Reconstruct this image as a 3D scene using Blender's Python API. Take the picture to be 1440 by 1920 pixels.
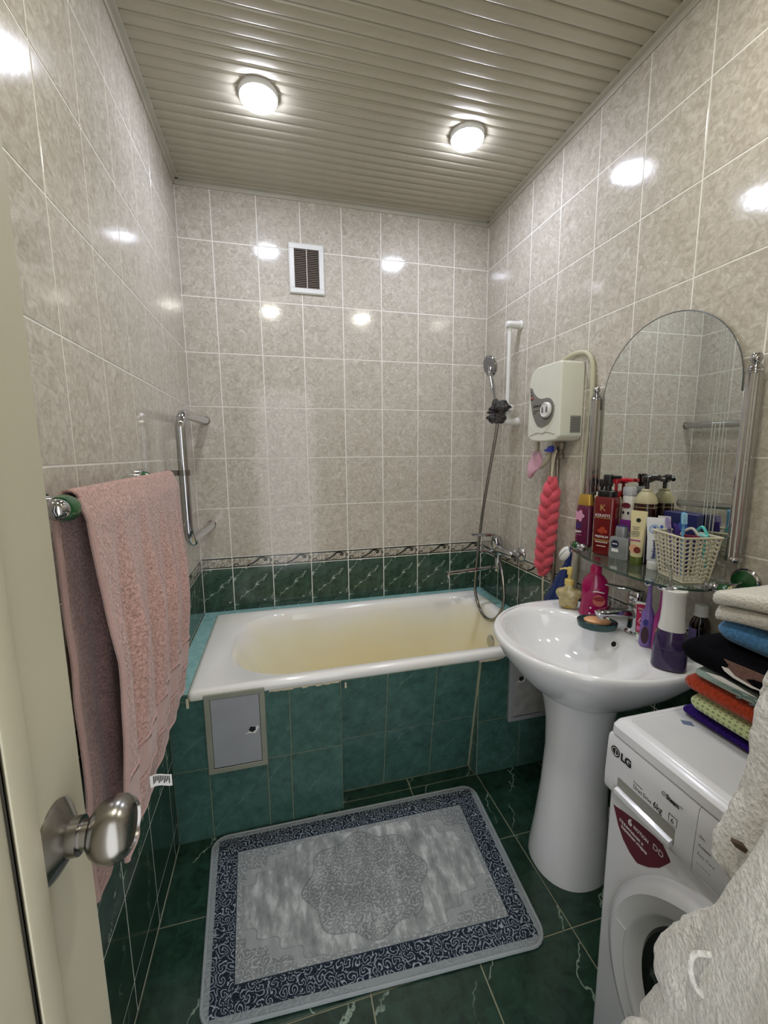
import bpy, bmesh, math, random
from mathutils import Vector, Matrix, noise
random.seed(7)
for o in list(bpy.data.objects): bpy.data.objects.remove(o)
SC = bpy.context.scene
COL = SC.collection
V = Vector

# ---------------------------------------------------------------- camera
def make_camera():
    yaw, pitch, roll = 0.249075, -0.141608, -0.008478
    f = V((math.sin(yaw)*math.cos(pitch), math.cos(yaw)*math.cos(pitch), math.sin(pitch)))
    rt = V((math.cos(yaw), -math.sin(yaw), 0)); up = rt.cross(f)
    r2 = rt*math.cos(roll)+up*math.sin(roll); u2 = up*math.cos(roll)-rt*math.sin(roll)
    cd = bpy.data.cameras.new('camera'); co = bpy.data.objects.new('camera', cd); COL.objects.link(co)
    m = Matrix((r2, u2, -f)).transposed().to_4x4(); m.translation = V((0.39568, -2.18243, 1.365))
    co.matrix_world = m
    cd.sensor_fit = 'VERTICAL'; cd.sensor_height = 24.0; cd.lens = 772.906/1920*24.0
    cd.clip_start = 0.02; cd.clip_end = 50
    SC.camera = co
make_camera()

# ---------------------------------------------------------------- world, exposure
w = bpy.data.worlds.new('world'); SC.world = w; w.use_nodes = True
bg = w.node_tree.nodes['Background']; bg.inputs[0].default_value = (0.93, 0.95, 1.0, 1); bg.inputs[1].default_value = 0.85
SC.view_settings.view_transform = 'Standard'; SC.view_settings.look = 'None'
SC.view_settings.gamma = 1.0; SC.view_settings.use_curve_mapping = False
SC.view_settings.exposure = 1.6
LAMP_COOL, LAMP_WARM = 48.0, 46.0

# ---------------------------------------------------------------- object helpers
MW = {}          # world matrix of every root / part
def link(o, parent=None):
    COL.objects.link(o)
    if parent is not None: o.parent = parent
    return o
def tag(o, label=None, cat=None, group=None, kind=None):
    if label: o['label'] = label
    if cat: o['category'] = cat
    if group: o['group'] = group
    if kind: o['kind'] = kind
    return o
def thing(name, label, cat, loc=(0, 0, 0), rz=0.0, group=None):
    o = bpy.data.objects.new(name, None); o.empty_display_size = 0.05; link(o)
    o.location = loc; o.rotation_euler = (0, 0, rz)
    MW[o.name] = Matrix.Translation(V(loc)) @ Matrix.Rotation(rz, 4, 'Z')
    return tag(o, label, cat, group)
def finish(bm, sharp=35):
    bmesh.ops.remove_doubles(bm, verts=bm.verts, dist=1e-6)
    bmesh.ops.recalc_face_normals(bm, faces=bm.faces)
    a = math.radians(sharp)
    for f in bm.faces: f.smooth = True
    for e in bm.edges:
        if len(e.link_faces) == 2: e.smooth = e.calc_face_angle(0) < a
def mesh_of(bm, name, sharp=35):
    finish(bm, sharp); me = bpy.data.meshes.new(name); bm.to_mesh(me); bm.free(); return me
def part(parent, name, bm, mat, world=False, sharp=35, label=None):
    """a part of a thing; its vertices are given in the thing's frame (or in world space)"""
    if world and parent is not None: bmesh.ops.transform(bm, matrix=MW[parent.name].inverted(), verts=bm.verts)
    me = mesh_of(bm, name, sharp); me.materials.append(mat)
    o = bpy.data.objects.new(name, me); link(o, parent)
    MW[o.name] = MW[parent.name] if parent is not None else Matrix.Identity(4)
    if label: o['label'] = label
    return o
def single(name, bm, mat, label, cat, group=None, sharp=35):
    """a thing that is one mesh: origin moved to the middle of its base"""
    xs = [v.co.x for v in bm.verts]; ys = [v.co.y for v in bm.verts]; zs = [v.co.z for v in bm.verts]
    c = V(((min(xs)+max(xs))/2, (min(ys)+max(ys))/2, min(zs)))
    bmesh.ops.translate(bm, vec=-c, verts=bm.verts)
    me = mesh_of(bm, name, sharp); me.materials.append(mat)
    o = bpy.data.objects.new(name, me); link(o); o.location = c; MW[o.name] = Matrix.Translation(c)
    return tag(o, label, cat, group)
def struct(name, bm, mat, label=None):
    me = mesh_of(bm, name); me.materials.append(mat)
    o = bpy.data.objects.new(name, me); link(o); MW[o.name] = Matrix.Identity(4)
    o['kind'] = 'structure'
    if label: o['label'] = label
    return o

# ---------------------------------------------------------------- mesh helpers
def B(): return bmesh.new()
def box(bm, x0, x1, y0, y1, z0, z1, bev=0.0, seg=2, mat=None):
    r = bmesh.ops.create_cube(bm, size=1.0); vs = r['verts']
    for v in vs: v.co = V((x0+(v.co.x+.5)*(x1-x0), y0+(v.co.y+.5)*(y1-y0), z0+(v.co.z+.5)*(z1-z0)))
    if mat is not None: bmesh.ops.transform(bm, matrix=mat, verts=vs)
    if bev > 0:
        es = list({e for v in vs for e in v.link_edges})
        bmesh.ops.bevel(bm, geom=es, offset=bev, segments=seg, affect='EDGES', profile=0.5)
    return bm
def loft(bm, rings, cap=True, closed=True, wrap=False):
    vr = [[bm.verts.new(p) for p in r] for r in rings]; n = len(vr[0])
    m = len(vr)
    for i in range(m if wrap else m-1):
        a, b = vr[i], vr[(i+1) % m]
        for j in range(n if closed else n-1):
            k = (j+1) % n
            try: bm.faces.new((a[j], a[k], b[k], b[j]))
            except ValueError: pass
    if cap and closed and not wrap:
        for r in (vr[0], vr[-1]):
            try: bm.faces.new(r)
            except ValueError: pass
    return vr
def ring(cx, cy, rx, ry, z, n=24, p=2.0, rot=0.0):
    out = []
    for i in range(n):
        t = 2*math.pi*i/n; c, s = math.cos(t), math.sin(t)
        x = rx*math.copysign(abs(c)**(2/p), c); y = ry*math.copysign(abs(s)**(2/p), s)
        if rot: x, y = x*math.cos(rot)-y*math.sin(rot), x*math.sin(rot)+y*math.cos(rot)
        out.append(V((cx+x, cy+y, z)))
    return out
def lathe(bm, prof, n=24, M=None, cap=True):
    """prof: (radius, height) along local z; M places it"""
    rings = [[V((max(r, 1e-5)*math.cos(2*math.pi*i/n), max(r, 1e-5)*math.sin(2*math.pi*i/n), h)) for i in range(n)] for r, h in prof]
    if M is not None: rings = [[M @ p for p in r] for r in rings]
    loft(bm, rings, cap=cap); return bm
def frame_to(origin, direction, up=(0, 0, 1)):
    """matrix whose local z points along direction"""
    d = V(direction).normalized(); u = V(up)
    if abs(d.dot(u)) > .98: u = V((0, 1, 0))
    x = u.cross(d).normalized(); y = d.cross(x)
    m = Matrix((x, y, d)).transposed().to_4x4(); m.translation = V(origin); return m
def catmull(pts, k=8):
    P = [V(p) for p in pts]; out = []
    for i in range(len(P)-1):
        a = P[i-1] if i > 0 else P[0]*2-P[1]; b, c = P[i], P[i+1]; d = P[i+2] if i+2 < len(P) else P[-1]*2-P[-2]
        for j in range(k):
            t = j/k
            out.append(.5*((2*b)+(c-a)*t+(2*a-5*b+4*c-d)*t*t+(-a+3*b-3*c+d)*t**3))
    out.append(P[-1]); return out
def tube(bm, pts, r, n=10, cap=True):
    P = [V(p) for p in pts]; rings = []; x = None
    for i, p in enumerate(P):
        d = (P[min(i+1, len(P)-1)]-P[max(i-1, 0)]).normalized()
        if x is None:
            x = d.orthogonal().normalized()
        else:
            x = (x-d*x.dot(d)).normalized()
        y = d.cross(x); rr = r[i] if isinstance(r, (list, tuple)) else r
        rings.append([p+x*rr*math.cos(2*math.pi*j/n)+y*rr*math.sin(2*math.pi*j/n) for j in range(n)])
    loft(bm, rings, cap=cap); return bm
def prism(bm, pts, thick, M=None, bev=0.0):
    """2D outline (x,y) -> solid from z=0 to z=thick, placed by M"""
    a = [V((p[0], p[1], 0)) for p in pts]; b = [V((p[0], p[1], thick)) for p in pts]
    if bev > 0:
        cx = sum(p[0] for p in pts)/len(pts); cy = sum(p[1] for p in pts)/len(pts)
        c = []
        for i, p in enumerate(pts):
            q0, q1 = V(pts[i-1]), V(pts[(i+1) % len(pts)])
            t = (q1-q0).normalized(); nn = V((t.y, -t.x))
            if nn.dot(V(p)-V((cx, cy))) > 0: nn = -nn
            c.append(V((p[0]+nn.x*bev, p[1]+nn.y*bev, thick)))
        b2 = [V((p[0], p[1], thick-bev)) for p in pts]
        R = [a, b2, c]
    else: R = [a, b]
    if M is not None: R = [[M @ p for p in r] for r in R]
    vr = loft(bm, R, cap=True)
    return bm
def facing(origin, right, up):
    r = V(right).normalized(); u = V(up).normalized(); n = r.cross(u)
    m = Matrix((r, u, n)).transposed().to_4x4(); m.translation = V(origin); return m
def text(parent, s, size, mat, M, name='lettering', align='LEFT', world=False, sx=1.0, bold=0.0, sp=1.0):
    cu = bpy.data.curves.new('font', 'FONT'); cu.body = s; cu.size = size; cu.align_x = align; cu.extrude = 0.00015; cu.offset = bold; cu.resolution_u = 3; cu.space_character = sp
    ob = bpy.data.objects.new('tmp', cu); COL.objects.link(ob)
    dg = bpy.context.evaluated_depsgraph_get(); me = bpy.data.meshes.new_from_object(ob.evaluated_get(dg))
    bpy.data.objects.remove(ob); bpy.data.curves.remove(cu)
    me.name = name
    me.transform(Matrix.Diagonal((sx, 1, 1, 1)))
    me.transform(M if not world else MW[parent.name].inverted() @ M)
    me.materials.clear(); me.materials.append(mat)
    o = bpy.data.objects.new(name, me); link(o, parent); MW[o.name] = MW[parent.name]; return o
def jitter(bm, amp, scale, seed=0.0, axis=None):
    for v in bm.verts:
        p = v.co*scale+V((seed, seed*1.7, -seed))
        if axis is None: v.co += noise.noise_vector(p)*amp
        else: v.co += V(axis)*noise.noise(p)*amp
    return bm
def copy_tree(o, parent=None):
    c = o.copy(); link(c, parent)
    for ch in o.children: copy_tree(ch, c)
    return c

# ---------------------------------------------------------------- materials
def hx(h):
    h = h.lstrip('#'); o = []
    for i in (0, 2, 4):
        s = int(h[i:i+2], 16)/255; o.append(s/12.92 if s <= .04045 else ((s+.055)/1.055)**2.4)
    return (*o, 1.0)
def nd(nt, typ, ins=None, **props):
    n = nt.nodes.new(typ)
    for k, v in props.items(): setattr(n, k, v)
    for k, v in (ins or {}).items():
        s = n.inputs[k]
        if isinstance(v, bpy.types.NodeSocket): nt.links.new(v, s)
        else: s.default_value = v
    return n
def mth(nt, op, a, b=0.0, c=0.0, clamp=False):
    n = nt.nodes.new('ShaderNodeMath'); n.operation = op; n.use_clamp = clamp
    for i, v in enumerate((a, b, c)):
        if isinstance(v, bpy.types.NodeSocket): nt.links.new(v, n.inputs[i])
        else: n.inputs[i].default_value = v
    return n.outputs[0]
def ramp(nt, fac, stops, interp='LINEAR'):
    n = nt.nodes.new('ShaderNodeValToRGB'); cr = n.color_ramp; cr.interpolation = interp
    while len(cr.elements) < len(stops): cr.elements.new(.5)
    for e, (p, c) in zip(cr.elements, stops): e.position = p; e.color = c
    nt.links.new(fac, n.inputs[0]); return n.outputs[0]
def mixc(nt, fac, a, b, blend='MIX'):
    n = nt.nodes.new('ShaderNodeMix'); n.data_type = 'RGBA'; n.blend_type = blend
    for i, v in ((0, fac), (6, a), (7, b)):
        if isinstance(v, bpy.types.NodeSocket): nt.links.new(v, n.inputs[i])
        else: n.inputs[i].default_value = v
    return n.outputs[2]
def base(name, rough=.5, metal=0.0, spec=.5, coat=0.0, sheen=0.0, trans=0.0, ior=1.5):
    m = bpy.data.materials.new(name); m.use_nodes = True; nt = m.node_tree; p = nt.nodes['Principled BSDF']
    p.inputs['Roughness'].default_value = rough; p.inputs['Metallic'].default_value = metal
    p.inputs['Specular IOR Level'].default_value = spec; p.inputs['Coat Weight'].default_value = coat
    p.inputs['Coat Roughness'].default_value = .05
    p.inputs['Sheen Weight'].default_value = sheen; p.inputs['Transmission Weight'].default_value = trans; p.inputs['IOR'].default_value = ior
    return m, nt, p
def bump(nt, p, h, strength=.3, dist=.002):
    b = nd(nt, 'ShaderNodeBump', {'Strength': strength, 'Distance': dist, 'Height': h}); nt.links.new(b.outputs[0], p.inputs['Normal'])
def simple(name, col, rough=.45, metal=0.0, spec=.5, coat=0.0, sheen=0.0, trans=0.0, ior=1.5, var=.06, vs=12.0, bs=0.0, bsc=200.0):
    m, nt, p = base(name, rough, metal, spec, coat, sheen, trans, ior)
    c = hx(col) if isinstance(col, str) else col
    tc = nd(nt, 'ShaderNodeTexCoord').outputs['Object']
    n = nd(nt, 'ShaderNodeTexNoise', {'Vector': tc, 'Scale': vs, 'Detail': 3.0}).outputs[0]
    lo = tuple(x*(1-var) for x in c[:3])+(1,); hi = tuple(min(1, x*(1+var)) for x in c[:3])+(1,)
    nt.links.new(ramp(nt, n, [(.3, lo), (.7, hi)]), p.inputs['Base Color'])
    if bs > 0:
        b = nd(nt, 'ShaderNodeTexNoise', {'Vector': tc, 'Scale': bsc, 'Detail': 2.0}).outputs[0]; bump(nt, p, b, bs, .003)
    return m
def objvec(nt, rnd=True, k=37.0):
    tc = nd(nt, 'ShaderNodeTexCoord').outputs['Object']
    if not rnd: return tc
    oi = nd(nt, 'ShaderNodeObjectInfo').outputs['Random']
    cb = nd(nt, 'ShaderNodeCombineXYZ', {'X': mth(nt, 'MULTIPLY', oi, k), 'Y': mth(nt, 'MULTIPLY', oi, k*2.3), 'Z': mth(nt, 'MULTIPLY', oi, -k*1.4)}).outputs[0]
    return nd(nt, 'ShaderNodeVectorMath', {0: tc, 1: cb}, operation='ADD').outputs[0]

def m_beige_tile():
    m, nt, p = base('beige_glazed_tile', rough=.10, spec=.45)
    v = objvec(nt)
    n1 = nd(nt, 'ShaderNodeTexNoise', {'Vector': v, 'Scale': 42.0, 'Detail': 6.0, 'Roughness': .7, 'Distortion': 1.3}).outputs[0]
    n2 = nd(nt, 'ShaderNodeTexNoise', {'Vector': v, 'Scale': 9.0, 'Detail': 2.0}).outputs[0]
    c = ramp(nt, n1, [(.28, hx('#a39b8f')), (.45, hx('#b7b0a4')), (.58, hx('#c8c2b7')), (.72, hx('#dbd7ce'))])
    c = mixc(nt, mth(nt, 'MULTIPLY', n2, .25), c, hx('#a39a80'))
    nt.links.new(c, p.inputs['Base Color'])
    bump(nt, p, nd(nt, 'ShaderNodeTexNoise', {'Vector': v, 'Scale': 60.0, 'Detail': 1.0}).outputs[0], .06, .002)
    return m
def veins(nt, v, scale, width, dist, dscale, direction=(1, 0, 1)):
    """thin light veins along a direction: |noise-warped stripe| below a width, broken up by noise"""
    dn = nd(nt, 'ShaderNodeTexNoise', {'Vector': v, 'Scale': dscale, 'Detail': 4.0, 'Roughness': .65}).outputs[0]
    dt = nd(nt, 'ShaderNodeVectorMath', {0: v, 1: V(direction)}, operation='DOT_PRODUCT').outputs['Value']
    s = mth(nt, 'ADD', mth(nt, 'MULTIPLY', dt, scale), mth(nt, 'MULTIPLY', dn, dist))
    fr = mth(nt, 'ABSOLUTE', mth(nt, 'SUBTRACT', mth(nt, 'FRACT', s), .5))
    line = mth(nt, 'SUBTRACT', 1.0, mth(nt, 'DIVIDE', fr, width), clamp=True)
    br = nd(nt, 'ShaderNodeTexNoise', {'Vector': v, 'Scale': dscale*1.1, 'Detail': 1.0}).outputs[0]
    brk = ramp(nt, br, [(.40, (0, 0, 0, 1)), (.52, (1, 1, 1, 1))])
    return mth(nt, 'MULTIPLY', line, brk)
def m_green_tile(name, dark, mid, vein, vs, vw, amt, rnd, rough, dscale=12.0, direction=(1, 0, -1), dist=1.2, fine=.6):
    m, nt, p = base(name, rough=rough, spec=.5)
    v = objvec(nt, rnd)
    n1 = nd(nt, 'ShaderNodeTexNoise', {'Vector': v, 'Scale': 22.0, 'Detail': 7.0, 'Roughness': .72, 'Distortion': fine}).outputs[0]
    c = ramp(nt, n1, [(.32, hx(dark)), (.68, hx(mid))])
    l = veins(nt, v, vs, vw, dist, dscale, direction)
    c = mixc(nt, mth(nt, 'MULTIPLY', l, amt), c, hx(vein))
    nt.links.new(c, p.inputs['Base Color']); return m
def m_border_tile():
    m, nt, p = base('border_glazed_tile', rough=.15)
    tc = nd(nt, 'ShaderNodeTexCoord').outputs['Object']
    sx = nd(nt, 'ShaderNodeSeparateXYZ', {0: tc})
    n1 = nd(nt, 'ShaderNodeTexNoise', {'Vector': tc, 'Scale': 75.0, 'Detail': 4.0, 'Roughness': .7}).outputs[0]
    n2 = nd(nt, 'ShaderNodeTexNoise', {'Vector': tc, 'Scale': 60.0, 'Detail': 2.0, 'Distortion': 1.5}).outputs[0]
    c = ramp(nt, n1, [(.3, hx('#6f6a60')), (.45, hx('#a8a59a')), (.6, hx('#cfccc2'))])
    fl = ramp(nt, n2, [(.5, (0, 0, 0, 1)), (.56, (1, 1, 1, 1))])
    c = mixc(nt, mth(nt, 'MULTIPLY', fl, .75), c, hx('#857355'))
    dk = ramp(nt, n1, [(.36, (1, 1, 1, 1)), (.42, (0, 0, 0, 1))])
    c = mixc(nt, mth(nt, 'MULTIPLY', dk, .8), c, hx('#3a3c34'))
    az = mth(nt, 'ABSOLUTE', sx.outputs[2])
    edge = mth(nt, 'MULTIPLY', mth(nt, 'GREATER_THAN', az, .0205), mth(nt, 'LESS_THAN', az, .0265))
    c = mixc(nt, edge, c, hx('#1c211d'))
    c = mixc(nt, mth(nt, 'GREATER_THAN', az, .0265), c, hx('#b3aea0'))
    nt.links.new(c, p.inputs['Base Color']); return m
def m_terry(name, col, scale=260.0, strength=.9, rough=.95, var=.18, sheen=.3):
    m, nt, p = base(name, rough=rough, spec=.1, sheen=sheen)
    tc = nd(nt, 'ShaderNodeTexCoord').outputs['Object']
    n = nd(nt, 'ShaderNodeTexNoise', {'Vector': tc, 'Scale': scale, 'Detail': 2.0}).outputs[0]
    n2 = nd(nt, 'ShaderNodeTexNoise', {'Vector': tc, 'Scale': 18.0, 'Detail': 3.0}).outputs[0]
    c = hx(col); lo = tuple(x*(1-var*1.6) for x in c[:3])+(1,); hi = tuple(min(1, x*(1+var)) for x in c[:3])+(1,)
    cc = ramp(nt, n, [(.3, lo), (.68, hi)])
    cc = mixc(nt, mth(nt, 'MULTIPLY', n2, .25), cc, lo)
    nt.links.new(cc, p.inputs['Base Color'])
    bump(nt, p, n, strength, .004); return m
def emit(name, col, strength):
    m = bpy.data.materials.new(name); m.use_nodes = True; nt = m.node_tree
    nt.nodes.remove(nt.nodes['Principled BSDF'])
    e = nd(nt, 'ShaderNodeEmission', {'Color': col, 'Strength': strength}); nt.links.new(e.outputs[0], nt.nodes['Material Output'].inputs[0]); return m

MT = {
 'beige': m_beige_tile(),
 'grout': simple('pale_grout', '#e6e4dc', .9, bs=.2, bsc=300),
 'grout_dark': simple('stained_grout', '#8f9177', .9, bs=.2, bsc=300),
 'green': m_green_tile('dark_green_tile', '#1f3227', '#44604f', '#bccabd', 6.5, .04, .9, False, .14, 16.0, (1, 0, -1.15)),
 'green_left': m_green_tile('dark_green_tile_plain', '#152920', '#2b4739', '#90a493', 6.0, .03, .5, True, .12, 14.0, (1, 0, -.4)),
 'floor': m_green_tile('dark_green_floor_tile', '#12251c', '#294638', '#9fb3a2', 3.6, .014, .85, True, .16, 7.0, (1, 0, -.55), .75),
 'teal': m_green_tile('teal_green_tile', '#35524b', '#4d7168', '#93b0a6', 5.0, .010, .4, True, .22, 10.0, (1, 0, -1.0), .5, .1),
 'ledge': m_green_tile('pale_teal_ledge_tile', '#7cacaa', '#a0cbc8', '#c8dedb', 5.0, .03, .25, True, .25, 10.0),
 'border': m_border_tile(),
 'scroll': simple('dark_scroll_print', '#1d2422', .2),
 'slat': simple('satin_beige_slat', '#b0aa98', .33, .15, .5, var=.03),
 'trim': simple('cream_trim', '#a9a595', .4),
 'plaster': simple('cream_plaster', '#b3a993', .85),
 'enamel': None, 'door': simple('cream_door_paint', '#b1ab94', .42, var=.04, vs=4, bs=.05, bsc=60),
 'chrome': simple('chrome', '#bdbec1', .09, 1.0, var=.02),
 'steel': simple('brushed_nickel', '#8f8c86', .25, 1.0, var=.05),
 'tinsteel': simple('worn_steel_pipe', '#8d8378', .35, .9, var=.25, vs=40),
 'ceramic': simple('white_ceramic', '#eaebec', .07, spec=.55, coat=.3, var=.01),
 'white_plastic': simple('white_plastic', '#dcdcd8', .3, var=.02),
 'appliance': simple('white_appliance_enamel', '#dadbdf', .22, var=.02, coat=.2),
 'cream_plastic': simple('cream_plastic', '#d8d9ca', .32, var=.02),
 'grey_plastic': simple('grey_plastic', '#77766f', .4),
 'black': simple('black_plastic', '#0d0d0e', .3),
 'darkhole': simple('dark_cavity', '#080808', .8),
 'mirror': simple('mirror_silver', '#dfe3de', .012, 1.0, var=0.0),
 'etch': simple('frosted_line', '#a9aca4', .5),
 'glass': None, 'greenknob': simple('green_marble_resin', '#174f26', .18, var=.4, vs=30, coat=.3),
 'ink': simple('black_ink', '#1b1b1d', .5), 'whiteink': simple('white_ink', '#e6e4e0', .5), 'goldink': simple('gold_ink', '#c3a86a', .4, .4),
 'blueink': simple('blue_ink', '#2b56b5', .5), 'redink': simple('red_ink', '#b01f2a', .5),
 'maroon': simple('maroon_sticker', '#5e1224', .35), 'greyink': simple('grey_ink', '#6d6d70', .5),
 'hatch': simple('grey_hatch_paint', '#989b9e', .45, var=.06), 'hatchframe': simple('olive_grey_frame', '#8b8d7e', .45, var=.08),
 'pink_terry': m_terry('pink_terry', '#ba958b', 190.0, 1.0, var=.26), 'pink_band': simple('pink_woven_band', '#b3938b', .85, sheen=.3, bs=.6, bsc=500),
 'fleece': m_terry('cream_fleece', '#dcdad3', 170.0, 1.0, var=.10),
 'white_terry': m_terry('white_terry', '#d5d2c8', 220, .8, var=.08), 'blue_terry': m_terry('blue_terry', '#4b7fae', 150), 'black_cloth': m_terry('black_cloth', '#07080d', 300, .4, sheen=0.0),
 'mint_cloth': m_terry('mint_cloth', '#9fb3ac', 300, .4, var=.08), 'orange_terry': m_terry('orange_terry', '#a63a1c', 170), 'lime_cloth': m_terry('lime_cloth', '#b5c38f', 250, .5), 'purple_terry': m_terry('purple_terry', '#2c1566', 200, sheen=.05),
 'brown_print': m_terry('brown_print', '#7a5a50', 250, .4), 'navy_terry': m_terry('navy_terry', '#26376c', 230, sheen=.1),
 'coral': m_terry('coral_mesh', '#cf5763', 260, .35, var=.08), 'pinkmitt': m_terry('pink_mitt', '#c99aa8', 260, .4, var=.05),
 'cord': simple('cream_cord', '#cfc6ac', .8),
}
def m_enamel():
    m, nt, p = base('aged_cream_enamel', rough=.14, spec=.5, coat=.2)
    g = nd(nt, 'ShaderNodeNewGeometry').outputs['Position']; tc = nd(nt, 'ShaderNodeTexCoord').outputs['Object']
    n = nd(nt, 'ShaderNodeTexNoise', {'Vector': tc, 'Scale': 3.0, 'Detail': 3.0}).outputs[0]
    z = nd(nt, 'ShaderNodeSeparateXYZ', {0: tc}).outputs[2]
    k = mth(nt, 'ADD', mth(nt, 'MULTIPLY_ADD', z, -2.2, .90), mth(nt, 'MULTIPLY', mth(nt, 'SUBTRACT', n, .5), .7))   # yellowed by use where the water stood
    c = ramp(nt, k, [(-0.0, hx('#eeede8')), (.22, hx('#efead2')), (.8, hx('#ece0b4'))])
    nt.links.new(c, p.inputs['Base Color']); return m
MT['enamel'] = m_enamel()
def m_glass(name, col, rough=.02, trans=1.0, ior=1.45):
    m, nt, p = base(name, rough=rough, trans=trans, ior=ior); p.inputs['Base Color'].default_value = hx(col); return m
MT['glass'] = m_glass('green_tinted_glass', '#d5e8de')
MT['clear'] = m_glass('clear_plastic', '#f0f2f2', .05)
# ================================================================= the room shell
W, CEIL, FRONT = 1.5438, 2.577, -2.30
TT = .0009                                   # tile thickness proud of the grout face
bm = box(B(), -.12, W+.12, 0.0+TT, .14, -.1, CEIL+.1); wall_back = struct('wall_back', bm, MT['grout'], 'back wall of beige and green tiles behind the bathtub')
bm = box(B(), -.12, -TT, FRONT-.12, TT, -.1, CEIL+.1); wall_left = struct('wall_left', bm, MT['grout'], 'left wall of beige and green tiles behind the pink towel')
bm = box(B(), W+TT, W+.12, FRONT-.12, TT, -.1, CEIL+.1); wall_right = struct('wall_right', bm, MT['grout'], 'right wall of beige tiles behind sink and mirror')
bm = B(); box(bm, -TT, .10, FRONT-.10, FRONT, 0, CEIL); box(bm, .80, W+TT, FRONT-.10, FRONT, 0, CEIL); box(bm, .10, .80, FRONT-.10, FRONT, 2.05, CEIL)
wall_front = struct('wall_front', bm, MT['plaster'], 'front wall around the doorway')
bm = box(B(), -.12, W+.12, FRONT-.12, .14, -.1, -.003); floor = struct('floor', bm, MT['grout_dark'], 'dark green marble tiled floor')
bm = box(B(), -.12, W+.12, FRONT-.12, .14, CEIL+.012, CEIL+.12); ceiling = struct('ceiling', bm, MT['slat'], 'beige slatted metal ceiling')

TILES = {}
def tile_mesh(w, h, t, b, mat, key):
    k = (round(w, 3), round(h, 3), t, key)
    if k not in TILES:
        bm = B(); r = [[V((sx*(w/2-i), -d, sz*(h/2-i))) for sx, sz in ((-1, -1), (1, -1), (1, 1), (-1, 1))] for i, d in ((0, 0), (0, t-b), (b, t))]
        loft(bm, r, cap=False); bm.faces.new([v for v in bm.verts][-4:])
        me = mesh_of(bm, key, 15); me.materials.append(mat); TILES[k] = me
    return TILES[k]
FACE = {'back': (0, 0, 0), 'left': (0, 0, math.pi/2), 'right': (0, 0, -math.pi/2), 'floor': (-math.pi/2, 0, 0)}
def put_tile(parent, name, side, a0, a1, b0, b1, plane, mat, t=TT, b=.0006, g=.0022):
    """a tile between seams a0..a1 (along the wall) and b0..b1 (height, or depth on the floor)"""
    w, h = abs(a1-a0)-2*g, abs(b1-b0)-2*g
    if w < .004 or h < .004: return None
    o = bpy.data.objects.new(name, tile_mesh(w, h, t, b, mat, name)); link(o, parent); o.rotation_euler = FACE[side]
    a, c = (a0+a1)/2, (b0+b1)/2
    o.location = {'back': (a, plane+t, c), 'left': (plane-t, a, c), 'right': (plane+t, a, c), 'floor': (a, c, plane-t)}[side]
    MW[o.name] = Matrix.Translation(o.location); return o
ROWS = [2.577, 2.338, 2.0925, 1.844, 1.595, 1.347, 1.0986, .8454]
def cuts(start, pitch, end, first=0.0):
    s = [first]; x = start
    while (x-end)*(1 if pitch < 0 else -1) > .012: s.append(x); x += pitch
    s.append(end); return s
XB = [0, .1466, .3466, .5466, .7466, .9466, 1.1466, 1.3466, W]
YL = cuts(-.2145, -.2, FRONT); YR = cuts(-.202, -.2, FRONT)
# scroll printed on each border tile, thin dark ornament with a curled end
def scroll_mesh():
    bm = B(); pts = []
    S = catmull([(-.028, -.019), (.0, -.010), (.022, .004), (.040, .016), (.062, .015), (.070, .006), (.064, -.001), (.057, .003), (.061, .008)], 6)
    n = len(S)
    for i, p in enumerate(S):
        d = (S[min(i+1, n-1)]-S[max(i-1, 0)]).normalized(); q = V((-d.y, d.x)); w = .0045*(1-abs(i/n-.35)*.9)
        pts.append((bm.verts.new((p.x+q.x*w, -TT-.0004, p.y+q.y*w)), bm.verts.new((p.x-q.x*w, -TT-.0004, p.y-q.y*w))))
    for a, b in zip(pts, pts[1:]): bm.faces.new((a[0], a[1], b[1], b[0]))
    for S in ([(.082, -.019), (.092, -.004), (.096, .0), (.092, .004), (.082, .019)], [(-.095, -.018), (-.083, -.006), (-.072, -.012), (-.066, -.018)]):
        S = catmull(S, 4); pts = []
        for i, p in enumerate(S):
            d = (S[min(i+1, len(S)-1)]-S[max(i-1, 0)]).normalized(); q = V((-d.y, d.x)); w = .0022
            pts.append((bm.verts.new((p.x+q.x*w, -TT-.0004, p.y+q.y*w)), bm.verts.new((p.x-q.x*w, -TT-.0004, p.y-q.y*w))))
        for a, b in zip(pts, pts[1:]): bm.faces.new((a[0], a[1], b[1], b[0]))
    me = mesh_of(bm, 'scroll_print'); me.materials.append(MT['scroll']); return me
SCR = scroll_mesh()
def border_row(parent, side, seams, plane, z0=.7885, z1=.8454):
    for a0, a1 in zip(seams, seams[1:]):
        o = put_tile(parent, 'border_tile', side, a0, a1, z0, z1, plane, MT['border'])
        if o and abs(a1-a0) > .19:
            s = bpy.data.objects.new('scroll_print', SCR); link(s, o)
for i in range(len(ROWS)-1):
    for a0, a1 in zip(XB, XB[1:]): put_tile(wall_back, 'beige_tile', 'back', a0, a1, ROWS[i+1], ROWS[i], 0.0, MT['beige'])
    for a0, a1 in zip(YL, YL[1:]): put_tile(wall_left, 'beige_tile', 'left', a1, a0, ROWS[i+1], ROWS[i], 0.0, MT['beige'])
    for a0, a1 in zip(YR, YR[1:]): put_tile(wall_right, 'beige_tile', 'right', a1, a0, ROWS[i+1], ROWS[i], W, MT['beige'])
border_row(wall_back, 'back', XB, 0.0)
border_row(wall_left, 'left', YL, 0.0); border_row(wall_right, 'right', YR, W)
for a0, a1 in zip(XB, XB[1:]): put_tile(wall_back, 'green_tile', 'back', a0, a1, .54, .7885, 0.0, MT['green'])
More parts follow.
